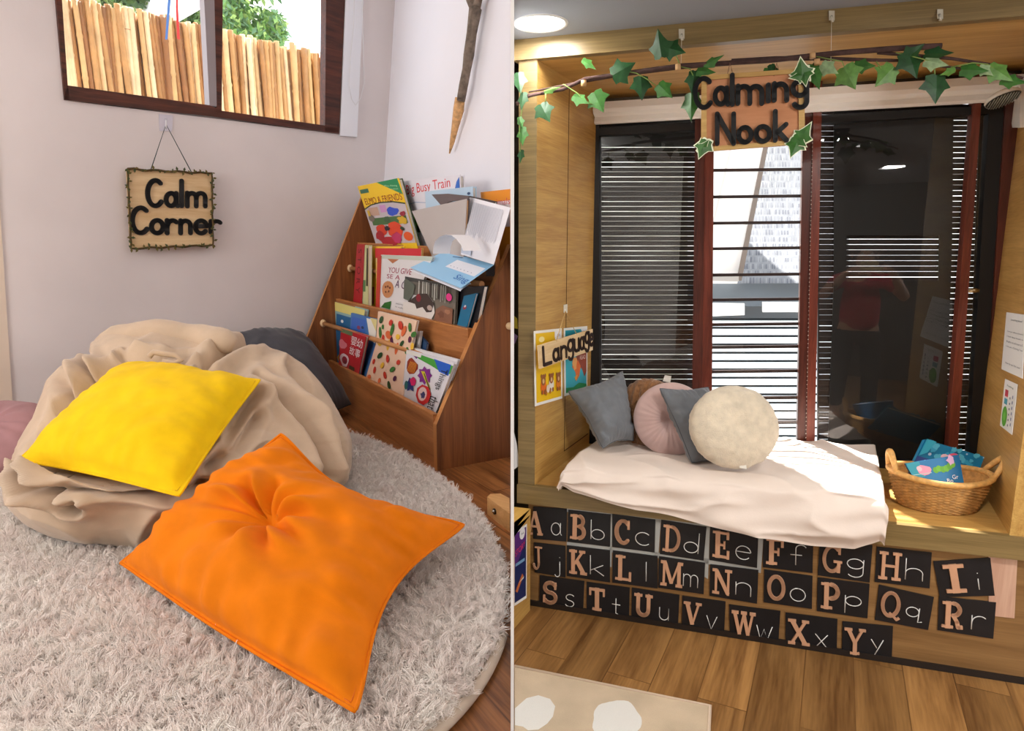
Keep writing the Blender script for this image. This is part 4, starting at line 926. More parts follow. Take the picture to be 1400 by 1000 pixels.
# slab capitals as strokes: (points, width); serifs as short bars
TH_, TN, SF = .24, .13, .13
def serif(x, y, l=.36): return ([(x-l/2, y), (x+l/2, y)], SF)
UPS = {
'A': [([(.02, .06), (.42, .95)], TN), ([(.42, .95), (.86, .06)], TH_), ([(.22, .36), (.68, .36)], TN), serif(.08, .06, .36), serif(.84, .06, .4)],
'B': [([(.26, 0), (.26, 1)], TH_), ([(.0, .06), (.5, .06)], SF), ([(.0, .94), (.5, .94)], SF), ([(.3, .53), (.55, .53)], SF), (arc(.5, .735, .24, .205, 90, -90, 10), .2), (arc(.5, .295, .3, .235, 90, -90, 10), .22)],
'C': [(arc(.5, .5, .38, .43, 48, 312, 20), .2), ([(.80, .62), (.80, .96)], .13), (arc(.5, .5, .39, .4, 120, 240, 10), .24)],
'D': [([(.24, 0), (.24, 1)], .18), ([(.0, .06), (.48, .06)], SF), ([(.0, .94), (.48, .94)], SF), (arc(.45, .5, .42, .44, 90, -90, 16), .17)],
'E': [([(.26, 0), (.26, 1)], TH_), ([(.0, .06), (.86, .06)], .13), ([(.0, .94), (.82, .94)], .13), ([(.3, .5), (.6, .5)], .12), ([(.8, .0), (.8, .3)], .13), ([(.77, .72), (.77, 1)], .13), ([(.6, .36), (.6, .64)], .1)],
'F': [([(.26, 0), (.26, 1)], TH_), ([(.0, .06), (.55, .06)], .13), ([(.0, .94), (.84, .94)], .13), ([(.3, .5), (.6, .5)], .12), ([(.79, .68), (.79, 1)], .13), ([(.6, .36), (.6, .64)], .1)],
'G': [(arc(.48, .5, .38, .43, 50, 330, 20), .16), ([(.8, .68), (.8, .98)], .11), ([(.8, .05), (.8, .42)], .15), ([(.55, .42), (.95, .42)], .11)],
'H': [([(.18, 0), (.18, 1)], .16), ([(.78, 0), (.78, 1)], .16), ([(.2, .5), (.76, .5)], .11), serif(.18, .05, .4), serif(.78, .05, .4), serif(.18, .95, .4), serif(.78, .95, .4)],
'I': [([(.45, 0), (.45, 1)], .32), ([(.02, .07), (.9, .07)], .17), ([(.02, .93), (.9, .93)], .17)],
'J': [([(.6, .95), (.6, .3)]+arc(.38, .28, .22, .24, 0, -165, 10), .16), ([(.3, .95), (.9, .95)], .11)],
'K': [([(.22, 0), (.22, 1)], .2), serif(.22, .06, .44), serif(.22, .94, .44), ([(.3, .42), (.74, .92)], .13), ([(.42, .58), (.82, .06)], .2), serif(.74, .94, .34), serif(.82, .06, .38)],
'L': [([(.28, 0), (.28, 1)], .22), ([(.02, .94), (.56, .94)], .12), ([(.02, .06), (.88, .06)], .12), ([(.82, 0), (.82, .36)], .13)],
'M': [([(.12, .0), (.14, .96)], .11), ([(.86, 0), (.84, .96)], .17), ([(.17, .95), (.5, .12)], .16), ([(.5, .12), (.82, .95)], .09), serif(.12, .05, .3), serif(.86, .05, .32), serif(.1, .95, .26), serif(.9, .95, .26)],
'N': [([(.17, 0), (.17, 1)], .12), ([(.8, 0), (.8, 1)], .12), ([(.18, .95), (.79, .06)], .19), serif(.17, .05, .36), serif(.8, .95, .36), serif(.1, .95, .24)],
'O': [(arc(.48, .5, .37, .43, 0, 360, 26), .19)],
'P': [([(.28, 0), (.28, 1)], .22), ([(.02, .06), (.58, .06)], .12), ([(.02, .94), (.5, .94)], .12), (arc(.5, .68, .32, .26, 90, -90, 12), .2), ([(.3, .42), (.52, .42)], .12)],
'Q': [(arc(.46, .53, .36, .42, 0, 360, 26), .16), ([(.45, .22), (.62, .14), (.8, .02), (.92, .1)], .11)],
'R': [([(.26, 0), (.26, 1)], .22), ([(.0, .06), (.5, .06)], .12), ([(.0, .94), (.5, .94)], .12), (arc(.48, .715, .28, .225, 90, -90, 12), .18), ([(.5, .48), (.66, .28), (.72, .08), (.92, .1)], .18)],
'S': [(arc(.46, .72, .3, .22, 30, 262, 12)+arc(.46, .27, .32, .23, 82, -150, 12), .19), ([(.74, .66), (.74, .96)], .11), ([(.14, .04), (.14, .36)], .11)],
'T': [([(.46, 0), (.46, 1)], .24), ([(.02, .93), (.9, .93)], .14), ([(.07, .66), (.07, .98)], .11), ([(.85, .66), (.85, .98)], .11), serif(.46, .06, .52)],
'U': [([(.2, .95), (.2, .3)]+arc(.47, .3, .27, .24, 180, 360, 12)+[(.74, .95)], .19), serif(.2, .94, .42), serif(.76, .94, .38)],
'V': [([(.14, .95), (.46, .06)], .22), ([(.46, .06), (.8, .95)], .12), serif(.14, .94, .4), serif(.8, .94, .34)],
'W': [([(.1, .95), (.3, .06)], .15), ([(.3, .06), (.5, .9)], .1), ([(.5, .9), (.68, .06)], .15), ([(.68, .06), (.88, .95)], .1), serif(.12, .94, .3), serif(.5, .94, .26), serif(.88, .94, .26)],
'X': [([(.16, .95), (.8, .05)], .21), ([(.8, .95), (.14, .05)], .13), serif(.16, .94, .38), serif(.8, .94, .34), serif(.14, .06, .34), serif(.82, .06, .38)],
'Y': [([(.14, .95), (.47, .45)], .19), ([(.82, .95), (.47, .45)], .12), ([(.47, .5), (.47, 0)], .2), serif(.14, .94, .38), serif(.82, .94, .34), serif(.47, .06, .46)],
}
cardm = mat((22, 22, 26), .45, var=.2, vscale=20, name='black_card'); tan = mat((202, 154, 122), .6, var=.06, vscale=30, name='cut_wood'); chalk = mat((226, 226, 224), .7, name='chalk')
rows = ['ABCDEFGHI', 'JKLMNOPQR', 'STUVWXY']
where = ('on the top row', 'on the middle row', 'on the bottom row')
LB = {'d': (.62, .28), 'b': (.55, .3), 'h': (.55, .34)}
for ri, row in enumerate(rows):
    for ch in row:
        q = [nf(u, v, .0075) for u, v in cards[ch]]
        lt = -EY*.0
        extra = {'A': ', partly cut off by the low cabinet', 'I': ', tilted at the right end', 'J': ', partly hidden at the left end', 'R': ', tilted under the I card', 'Q': ', tilted askew'}.get(ch, '')
        t = thing('alphabet_card', q[3], ('black card with wooden capital %s and chalk %s %s' % (ch, ch.lower(), where[ri])) if not extra else 'black card with capital %s and chalk %s%s' % (ch, ch.lower(), extra), 'letter card', 'black alphabet cards under the window bench')
        mb = MB(); n = -EY
        mb.prism(q, -n*.003, cardm); mb.build('card', t)
        w = (q[1]-q[0]).length; h = (q[0]-q[3]).length
        sh_ = .0
        x0, x1, y0, y1 = (.06, .47, .12, .90)
        if ch in 'MW': x1 = .52
        if ch == 'I': x0, x1 = .13, .55
        if ch == 'J': x0, x1 = -.08, .3
        if ch == 'A': x0, x1 = -.12, .28
        if ch in 'STUVWXY': y0, y1 = .14, .86
        P = lambda x, y: bil(q, x0+(x1-x0)*x, y0+(y1-y0)*y)
        mb = MB(); s = (x1-x0)*w
        for k, (pts, wd) in enumerate(UPS[ch]):
            if len(pts) == 2 and wd == SF or len(pts) == 2:
                ribbon(mb, [P(*p) for p in pts], wd*s, .006+.00012*k, tan, n, False)
            else:
                PP = [P(*p) for p in pts]; ribbon(mb, PP, wd*s, .006+.00012*k, tan, n, len(PP) > 12)
        mb.build('capital_letter', t)
        lo = ch.lower(); g = LOW[lo]; ax = [p[0] for st_ in g for p in st_]; gx0, gx1 = min(ax), max(ax)
        a0, a1 = .55, .86
        if lo in 'stu': a0, a1 = .6, .79
        if lo in 'vxy': a0, a1 = .58, .82
        if lo in 'ij': a0, a1 = .66, .82
        if lo in 'lr': a0, a1 = (.72, .78) if lo == 'l' else (.6, .84)
        if lo == 'd': a0, a1 = .54, .86
        yb = .18; ys = .52 if lo in 'bdhkl' else (.62 if lo in 'acemnoruvwxsz' else .5)
        if lo in 'gpqy': yb, ys = .30, .46
        if lo == 'y': yb, ys = .32, .44
        if lo in 'uvwxst': yb -= .06
        mb = MB()
        for st_ in g:
            PP = [bil(q, a0+(a1-a0)*((a-gx0)/max(1e-6, gx1-gx0) if gx1-gx0 > .01 else .5), yb+ys*b*1.15) for a, b in st_]
            mb.tube([p+n*.0007 for p in PP], .0016, chalk, 5)
        mb.build('chalk_letter', t)
# ------------------------------------------------------------------ ceiling, light
ceil = mat((150, 154, 162), .8, name='grey_ceiling')
mb = MB(); mb.prism([(.0035, -2.6, ZC), (3.2, -2.6, ZC), nk(XW+.4, YB+.07, ZC)-EX*-.9, nk(XW+.4, YB+.07, ZC), nk(-.02, YB+.07, ZC), (.0035, 3.05, ZC)], (0, 0, .05), ceil); mb.build('ceiling', kind='structure')
disc_e = emit('lit_diffuser', (255, 255, 255), 9)
def downlight(P, r, label):
    t = thing('ceiling_light', P, label, 'ceiling light', 'round recessed ceiling lights')
    mb = MB(); R_ = [(r*.93, -.001), (r*.97, -.004), (r*1.06, -.003), (r*1.08, 0)]
    mb.grid(lambda i, j: P+V((R_[j][0]*cos(2*pi*i/40), R_[j][0]*sin(2*pi*i/40), R_[j][1])), 40, 4, mat((236, 236, 236), .4), closed_u=True); mb.build('trim_ring', t)
    mb = MB(); mb.face([P+V((r*.95*cos(-2*pi*i/40), r*.95*sin(-2*pi*i/40), -.0015)) for i in range(40)], disc_e); mb.build('diffuser', t)
c1 = onz(739.5, 32, ZC-.0005)
downlight(c1, .082, 'bright round ceiling light in front of the oak beam')
for i, (u, v) in enumerate(((1190, 197), (1217, 229))):
    P = nf(u, v, 2*YB) if False else onz(u, v, ZC); l = loc(P)
    q = P-NA; y = q.dot(EY); P2 = P-EY*(2*(y-YB)); P2.z = ZC-.0005
    downlight(P2, .085, ('round ceiling light mirrored larger in the dark window pane', 'round ceiling light mirrored small and lower in the dark window pane')[i])
# ------------------------------------------------------------------ window
rw = wood('mahogany_frame', (56, 22, 15), (92, 42, 30), EZ, EX, grain=(3, 40, 40), rough=.3, spec=.5)
rw2 = wood('mahogany_sash', (84, 34, 22), (124, 58, 42), EZ, EX, grain=(3, 40, 40), rough=.3, spec=.5)
dk = mat((16, 12, 11), .5, name='dark_frame')
w2 = thing('window_2', nk(.8, YB, ZB), kind='structure')
def wbar(px, dep, m, name, y=YB, fwd=.0, par=None):
    mb = MB(); mb.prism([nf(u, v, y-fwd) for u, v in px], EY*dep, m); return mb.build(name, par or w2)
def ext(a, b, v): return (a[0]+(b[0]-a[0])*(v-a[1])/(b[1]-a[1]), v)
def vbar(l1, l2, r1, r2, v0, v1, dep, m, name, fwd=0., y=YB): 
    return wbar([ext(l1, l2, v0), ext(r1, r2, v0), ext(r1, r2, v1), ext(l1, l2, v1)], dep, m, name, y, fwd)
vbar((797, 175), (802, 600), (819, 175), (820, 600), 120, 640, .06, dk, 'window_frame')
vbar((950, 190), (946.5, 525), (963, 190), (960, 525), 120, 640, .05, rw, 'window_mullion', .012)
vbar((963, 190), (960, 525), (976, 190), (973.5, 525), 120, 640, .05, rw2, 'window_mullion', .004)
vbar((1097, 210), (1090, 600), (1111, 210), (1102, 600), 110, 650, .05, rw, 'window_mullion', .004)
vbar((1111, 200), (1102.5, 600), (1122.5, 200), (1114, 600), 110, 650, .05, rw2, 'window_mullion', .014)
vbar((1330, 150), (1297, 605), (1341, 150), (1310, 605), 100, 660, .05, rw2, 'window_mullion', .014)
vbar((1352, 150), (1326, 605), (1378, 150), (1349, 605), 100, 670, .05, dk, 'window_frame')
vbar((1374, 150), (1346, 605), (1406, 150), (1384, 605), 100, 670, .05, rw, 'window_frame', .012)
wbar([(797, 176), (1392, 142), (1392, 153), (797, 187)], .04, dk, 'window_frame')
wbar([(797, 596), (1345, 640), (1345, 660), (797, 612)], .04, dk, 'window_frame')
for v in (231.5, 268, 304, 339, 375, 409, 443, 474, 507.5, 544, 578):
    e = .0 if v > 300 else -.01
    wbar([(972, v-1.8+1.2), (1099, v-1.8-1.5+1.2), (1099, v+2.2-1.5+1.2), (972, v+2.2+1.2)], .014, mat((38, 22, 18), .4, name='grille_bar'), 'window_bar', YB+.03)
gl2 = glass('nook_glass', refl=1., ior=1.62)
def pane(px): 
    mb = MB(); mb.face([nf(u, v, YB+.02) for u, v in px], gl2); mb.build('window_pane', w2)
pane([(810, 150), (955, 150), (955, 625), (810, 625)])
pane([(970, 150), (1104, 150), (1104, 640), (970, 640)])
pane([(1116, 140), (1385, 120), (1360, 650), (1106, 640)])
t = thing('window_latch', nf(1333, 397, YB-.02), 'small brass window latch on the right sash', 'latch')
mb = MB(); k = (nf(1333, 397, YB)-CAM).length/FPX
mb.tube([nf(1327, 398, YB-.004), nf(1327, 398, YB-.03)], k*2.4, mat((150, 130, 96), .3, metal=1.), 8); mb.tube([nf(1324, 398, YB-.03), nf(1332, 397, YB-.034), nf(1338, 398, YB-.03)], [k*2, k*3, k*2], mat((176, 156, 120), .3, metal=1.), 8); mb.build('handle', t)
# blind cassette
t = thing('roller_blind', nk(.8, YB-.02, 1.95), 'white roller blind cassette across the top of the dark window', 'blind')
za, zc = 1.942, 2.022
prf = [(YB-.005, 1.945), (YB-.028, 1.943), (YB-.034, 1.952), (YB-.028, 1.972), (YB-.05, 1.985), (YB-.055, 2.0), (YB-.045, 2.03), (YB-.005, 2.03)]
mb = MB(); n_ = len(prf)
pa = [nk(.004-.0, y, z) for y, z in prf]; pb = [nk(XW-.004, y, z) for y, z in prf]
mb.raw(pa+pb, [[i, (i+1) % n_, n_+(i+1) % n_, n_+i] for i in range(n_)]+[list(range(n_))[::-1], [n_+i for i in range(n_)]], mat((248, 245, 241), .45, name='blind_white')); mb.build('cassette', t)
mb = MB(); bm_ = mat((232, 226, 218), .3, name='bead')
for i in range(75):
    v = 190+i*5.6; P = nf(1111-(v-190)*.0225, v, YB-.02); mb.sphere(P, .0021, bm_, 6, 5)
mb.build('bead_chain', t)
t2 = thing('blind_cord', nf(1343, 618, YB-.05), 'thin white cord hanging from the window down beside the basket', 'cord')
mb = MB(); mb.tube([nf(1366, 480, YB-.01), nf(1360, 525, YB-.012), nf(1352, 570, YB-.02), nf(1343, 600, YB-.03), nf(1341, 622, YB-.04)], .0022, mat((230, 228, 220), .6), 6); mb.build('string', t2)
mb = MB(); mb.sphere(nf(1341, 624, YB-.04), .006, mat((200, 196, 190), .3), 8, 6); mb.build('bead', t2)
# ------------------------------------------------------------------ outside: louvre screens and the neighbouring house
slat = mat((30, 22, 18), .6, name='louvre_slat')
def louvre(u0, u1, v0, v1, step, label, y=YB+.12):
    t = thing('louvre_screen', nf((u0+u1)/2, v1, y), label, 'louvre screen')
    mb = MB(); v = v0; rr = random.Random(int(u0))
    while v < v1:
        g = rr.choice([.3, .5, .85, .65, .2])
        P = [nf(u0, v+g, y), nf(u1, v+g-.0, y), nf(u1, v+step, y), nf(u0, v+step, y)]
        mb.prism(P, EY*.004, slat); v += step
    mb.build('slats', t)
    mb = MB(); 
    for a in (u0-2, u1): mb.prism([nf(a, v0, y), nf(a+2, v0, y), nf(a+2, v1, y), nf(a, v1, y)], EY*.03, slat)
    mb.build('screen_frame', t); return t
louvre(820, 952, 120, 620, 6.75, 'dark slatted shutter behind the pane nearest the grey cushions')
t = louvre(1120, 1352, 90, 650, 7.4, 'dark slatted shutter behind the pane over the basket')
mb = MB(); ym = YB+.10
def solid(px): mb.prism([nf(u, v, ym) for u, v in px], EY*.006, mat((10, 12, 12), .5, name='dark_board'))
solid([(1100, 60), (1400, 60), (1400, 128), (1100, 140)]); solid([(1140, 140), (1304, 130), (1302, 322), (1140, 322)]); solid([(1140, 384), (1300, 384), (1290, 660), (1130, 660)]); solid([(1284, 322), (1302, 322), (1300, 384), (1283, 384)]); solid([(1140, 322), (1158, 322), (1157, 384), (1140, 384)]); solid([(1340, 140), (1400, 120), (1360, 660), (1322, 660)])
solid([(806, 100), (952, 100), (952, 200), (806, 200)]); solid([(800, 100), (821, 100), (821, 640), (800, 640)])
mb.build('shutter_board', t)
nh = thing('neighbour_house', nk(1.0, 3.3, -.3), 'white neighbouring house with a shingled roof seen through the barred middle pane', 'house')
YN = 3.2
wht = mat((250, 246, 240), .8, name='render_white'); shg = mat((112, 114, 118), .9, var=.12, vscale=14, name='shingle'); fasc = mat((120, 108, 98), .7); gry = mat((150, 156, 160), .7)
def npoly(px, y, dep, m, name): 
    mb = MB(); mb.prism([nf(u, v, y) for u, v in px], EY*dep, m); mb.build(name, nh)
npoly([(940, 120), (1060, 120), (1008, 388), (940, 388)], YN-.4, .05, wht, 'soffit')
npoly([(1062, 110), (1068, 110), (1014, 384), (1007, 384)], YN-.45, .06, fasc, 'fascia')
npoly([(998, 200), (1001, 200), (968, 340), (966, 340)], YN-.41, .01, mat((214, 204, 196), .7), 'panel_seam')
mb = MB()
for i in range(28):
    v = 388-i*9.3; y = YN+i*.09
    dx = 6
    e0 = 1012+(388-v)*.19
    P = [nf(e0-4, v-10.6, y+.09), nf(1160, v-10.6-1, y+.09), nf(1160, v-1, y), nf(e0-5, v, y)]
    mb.prism(P, EY*.02+EZ*.0, shg)
    rr = random.Random(i)
    for k in range(30):
        u = e0+k*4.2+rr.uniform(0, 2); a = mat(rr.choice([(84, 86, 94), (122, 124, 128), (100, 102, 108)]), .9)
        mb.prism([nf(u, v-8.5, y+.075), nf(u+rr.uniform(1.2, 2.4), v-8.6, y+.075), nf(u+1.8, v-.6, y-.002), nf(u, v-.5, y-.002)], -EY*.004, a)
mb.build('roof', nh)
npoly([(973, 374), (1010, 375), (1010, 385), (973, 384)], YN-.5, .08, mat((170, 164, 156), .6), 'gutter')
npoly([(940, 386), (1140, 388), (1140, 418), (940, 420)], YN+.1, .1, mat((112, 120, 126), .7), 'beam')
npoly([(940, 415), (1018, 416), (1018, 431), (940, 434)], YN-.1, .1, wht, 'ledge'); npoly([(1043, 414), (1140, 414), (1140, 427), (1043, 427)], YN-.1, .1, wht, 'ledge')
npoly([(940, 418), (1140, 418), (1140, 444), (940, 444)], YN+.2, .1, gry, 'wall_band')
mb = MB()
for i in range(18):
    v = 438+i*11.4
    mb.prism([nf(940, v+.8, YN), nf(1140, v+.8, YN), nf(1140, v+8.8, YN), nf(940, v+8.8, YN)], EY*.02, mat((240, 246, 248), .6, name='white_slat'))
mb.build('white_louvres', nh)
npoly([(940, 436), (1160, 436), (1160, 700), (940, 700)], YN+.12, .05, mat((58, 64, 66), .8), 'recess')
# pale panels added behind the side shutters so their slits show bright
mb = MB(); mb.prism([nk(-3, 3.9, -1), nk(.1, 3.9, -1), nk(.1, 3.9, 3.6), nk(-3, 3.9, 3.6)], EY*.1, mat((236, 230, 190), .8, var=.7, vscale=3.)); mb.prism([nk(2.25, 3.9, -1), nk(5, 3.9, -1), nk(5, 3.9, 3.6), nk(2.25, 3.9, 3.6)], EY*.1, mat((236, 226, 180), .8, var=.7, vscale=3.)); mb.build('slit_backdrop', kind='structure')
# ------------------------------------------------------------------ ivy garland
br_m = mat((70, 48, 44), .85, var=.35, vscale=40, bump=.6, bscale=90, name='vine_bark')
YV = -.05
gar = thing('ivy_garland', nf(1050, 85, YV), 'artificial ivy garland wired along a dark twig in front of the beam', 'garland')
kp = (nf(1050, 85, YV)-CAM).length/FPX
def twig(px, rp, name='twig', y=YV): 
    mb = MB(); P = []
    for i in range(len(px)-1):
        for k in range(4):
            t = k/4; P.append(nf(px[i][0]*(1-t)+px[i+1][0]*t, px[i][1]*(1-t)+px[i+1][1]*t, y+.004*sin(i*3+k)))
    P.append(nf(*px[-1], y)); rs = [(rp[0]+(rp[1]-rp[0])*i/(len(P)-1))*kp for i in range(len(P))]
    mb.tube(P, rs, br_m, 8); mb.build(name, gar)
twig([(716, 132), (770, 122), (800, 108), (870, 98), (930, 90), (1050, 83), (1150, 72), (1215, 67), (1287, 63)], (2.2, 3.3))
twig([(723, 126), (780, 115), (840, 104), (930, 92), (1000, 86)], (1, 3), y=YV+.012)
twig([(1000, 84), (1060, 80), (1120, 80), (1190, 82), (1232, 83)], (3, 1.6), y=YV+.012)
twig([(1200, 72), (1240, 75), (1300, 80), (1352, 88), (1376, 101), (1399, 107)], (2, 1.4), y=YV+.01)
twig([(1268, 88), (1300, 92), (1330, 96)], (1.6, 1.2), y=YV+.01)
twig([(706, 142), (722, 132), (742, 127)], (2.4, 1.6), y=YV)
mb = MB(); st_m = mat((118, 140, 70), .6, name='ivy_stem')
for px in ([(770, 115), (776, 119), (790, 128), (800, 140), (815, 144)], [(848, 96), (870, 100), (884, 108), (898, 118)], [(1110, 76), (1140, 82), (1151, 84), (1155, 93)], [(1198, 84), (1205, 95)], [(1278, 92), (1278, 106)], [(1225, 72), (1250, 78), (1290, 88)], [(1300, 92), (1330, 86), (1350, 88), (1362, 96), (1384, 112)], [(746, 128), (746, 140)], [(716, 138), (712, 160), (710, 180), (711, 200), (712, 222)], [(925, 90), (943, 94), (948, 104)], [(922, 70), (926, 80), (930, 90)]):
    mb = MB(); mb.tube([nf(u, v, YV-.008) for u, v in px], kp*.7, st_m, 5); mb.build('green_stem', gar)
for u, v in ((798, 114), (927, 92), (1117, 85), (1111, 76)):
    mb = MB(); mb.tube([nf(u, v-4, YV-.012), nf(u, v+4, YV-.012)], kp*3.4, mat((196, 156, 110), .5, name='twine'), 8); mb.build('tie', gar)
ivy_c = [mat((24, 66, 28), .45, var=.3, vscale=60, name='ivy_dark'), mat((52, 98, 38), .45, var=.25, vscale=60, name='ivy_mid'), mat((92, 134, 62), .45, var=.25, vscale=60, name='ivy_light'), mat((138, 162, 120), .5, var=.25, vscale=70, name='ivy_pale'), mat((232, 236, 206), .5, name='ivy_margin')]
LEAF = [(0, .02), (.12, -.06), (.36, -.02), (.36, .16), (.58, .44), (.34, .52), (.2, .7), (0, 1.05)]
def leaf(mb, c, dirv, side, nrm, L, mi, wid=1., fold=.18, margin=False):
    """five-lobed ivy leaf; c = stalk end, dirv towards the tip"""
    for s in (1, -1):
        pts = []; 
        for x, y in LEAF:
            pts.append(c+side*(s*x*L*wid)+dirv*(y*L)+nrm*(L*(-fold*abs(x)*1.6+.12*y*(1-y))))
        mid = [c+dirv*(L*t)+nrm*(L*.12*t*(1-t)) for t in (0, .5, 1.05)]
        rows_ = [mid[0]]+pts[1:-1]+[pts[-1]]
        for a, b in zip(rows_[:-1], rows_[1:]):
            mb.face([mid[1], a, b] if s > 0 else [mid[1], b, a], ivy_c[mi], True)
        if margin:
            m0 = mid[1]
            for a, b in zip(rows_[:-1], rows_[1:]):
                a2, b2 = m0+(a-m0)*1.16-nrm*.0006, m0+(b-m0)*1.16-nrm*.0006
                mb.face([a-nrm*.0006, a2, b2, b-nrm*.0006] if s > 0 else [b-nrm*.0006, b2, a2, a-nrm*.0006], ivy_c[4])
def put_leaf(par, u, v, size, ang, mi, wid=1., tilt=0., margin=False, y=YV-.014, name='leaf', yaw=0.):
    """u,v = middle of the leaf in the photograph; ang = where the tip points (0 right, -90 down)"""
    a = radians(ang); L = size*1.9*kp
    d = EX*cos(a)+EZ*sin(a); s = EX*-sin(a)+EZ*cos(a); n = -EY
    d = (d*cos(tilt)+n*sin(tilt)); n2 = s.cross(d); n2 = n2 if n2.dot(-EY) > 0 else -n2
    s = (s*cos(yaw)+n2*sin(yaw)); n2 = d.cross(s); n2 = n2 if n2.dot(-EY) > 0 else -n2
    c = nf(u, v, y)-d*(L*.48); mb = MB(); leaf(mb, c, d, s, n2, L, mi, wid, margin=margin); return mb.build(name, par)
LV = [(710, 113, 17, -80, 0, .7, .2), (745, 154, 16, -60, 0, 1, .1), (805, 88, 14, -38, 1, .45, .2), (794, 136, 16, -30, 1, .6, .3), (818, 139, 17, -62, 1, 1, .1), (852, 95, 18, 25, 0, 1.05, .0), (877, 120, 17, -85, 0, .9, .1), (909, 124, 15, -45, 1, .85, .15), (902, 60, 19, 100, 0, .9, .1), (922, 68, 16, -20, 0, .9, .1), (975, 83, 15, 20, 1, .5, .3), (965, 98, 13, -10, 1, .7, .1), (948, 112, 17, -95, 0, .7, .2), (945, 145, 20, -88, 1, .75, .2), (1047, 107, 14, -110, 1, .7, .2),
      (1115, 104, 18, -72, 1, .75, .1), (1134, 94, 13, -35, 3, .8, .2), (1161, 106, 17, -62, 2, 1.05, .1), (1182, 90, 13, -8, 1, .7, .2), (1210, 104, 16, -130, 2, 1, .1), (1249, 72, 14, 40, 0, .8, .2), (1247, 88, 18, -70, 0, 1, .1), (1283, 73, 16, -5, 0, .55, .2), (1280, 86, 14, -20, 3, .7, .2), (1280, 121, 18, -88, 0, 1, .05), (1296, 99, 10, -160, 2, .5, .2), (1332, 96, 15, -10, 1, .7, .2), (1348, 97, 10, -40, 3, .7, .2), (1368, 100, 17, -40, 2, .8, .2), (1386, 111, 14, -15, 1, .6, .2), (714, 138, 14, -95, 0, .6, .2), (714, 186, 15, -85, 1, .6, .2), (712, 168, 10, -70, 1, .6, .1), (712, 214, 11, -95, 0, .5, .2), (755, 122, 14, 8, 2, .35, .2), (1058, 98, 12, -70, 0, .6, .2)]
for u, v, s, a, mi, w, t_ in LV: put_leaf(gar, u, v, s*.86, a, mi, w, t_, yaw=random.uniform(-.3, .3))
# clear hooks on the beam with threads
for i, (u, v, lab) in enumerate(((932, 47, 'clear hook on the beam above the middle of the garland'), (1137, 22, 'clear hook on the beam holding the long thread'), (1285, 20, 'clear hook on the beam toward the right corner'))):
    t = thing('clear_hook', nf(u, v, -.016), lab, 'hook'); g_ = mat((206, 200, 184), .15, spec=.8, name='clear_plastic')
    mb = MB(); mb.prism([nf(u-4, v-7, -.0155), nf(u+4, v-7, -.0155), nf(u+4, v+6, -.0155), nf(u-4, v+6, -.0155)], -EY*.003, g_); mb.tube([nf(u, v, -.018), nf(u, v+3, -.032), nf(u, v+7, -.03), nf(u+2, v+7, -.022)], kp*1.3, g_, 7); mb.build('plate', t)
    if i < 2: mb = MB(); mb.tube([nf(u, v+5, -.03), nf(u-1, 84 if i else 90, YV)], .0007, mat((226, 222, 210), .4), 5); mb.build('thread', t)
# ------------------------------------------------------------------ Calming Nook sign
ys = -.07
q = [nf(*p, ys) for p in ((959, 104), (1099, 94), (1100.5, 197), (958.5, 208))]
sg = thing('wooden_sign', q[3], 'framed wooden sign lettered Calming Nook hanging from the ivy twig', 'sign')
n = -EY
mb = MB(); mb.prism(q, EY*.008, wood('sign_tan', (186, 124, 84), (204, 144, 104), EX, EZ, grain=(2, 10, 10), rough=.6)); mb.build('board', sg)
frm = wood('sign_frame', (176, 138, 80), (206, 170, 108), EX, EZ, grain=(2, 30, 30), rough=.5)
mb = MB()
def fb(a): mb.prism([bil(q, u, v)+n*.0002 for u, v in a], n*.006, frm)
fb([(0, 0), (1, 0), (1, .06), (0, .06)]); fb([(0, .94), (1, .94), (1, 1), (0, 1)]); fb([(0, .06), (.055, .06), (.055, .94), (0, .94)]); fb([(.945, .06), (1, .06), (1, .94), (.945, .94)]); mb.build('frame', sg)
def Zn(x, y): return nf(940+x*.13, 90+y*.13, ys-.007)
wpx = 43*.13*kp*.985
stroke_word(None, [('C', 80, 240, 440, 135), ('a', 290, 425, 405, 235), ('l', 470, 470, 408, 100), ('m', 530, 780, 398, 215), ('n', 912, 1042, 365, 190), ('g', 1108, 1252, 440, 165), ('N', 312, 485, 820, 508), ('o', 538, 668, 806, 650), ('o', 722, 862, 796, 640), ('k', 922, 1040, 785, 482)], Zn, wpx, .005, black, n, sg)
mb = MB(); ribbon(mb, [Zn(848, 205), Zn(848, 372)], wpx, .005, black, n); mb.build('letter', sg)
for u, v, s, a, w in ((961, 203, 12, -110, .9), (962, 200, 9, 50, .7), (1099, 183, 13, 60, .8), (1087, 201, 12, -110, .9), (1093, 193, 10, -40, .8), (1096, 96, 13, 100, .9), (1100, 104, 11, -80, .8), (1092, 104, 10, 190, .7)):
    put_leaf(sg, u, v, s*.95, a, 1, w, .15, margin=True, y=ys-.018, yaw=random.uniform(-.3, .3))
mb = MB(); wm = mat((120, 80, 60), .4, metal=.6)
for u in (998, 1062): mb.tube([nf(u-4, 104, ys-.002), nf(u, 86, YV-.005), nf(u+3, 98, ys-.002)], .0012, wm, 5)
mb.build('hanging_wire', sg)
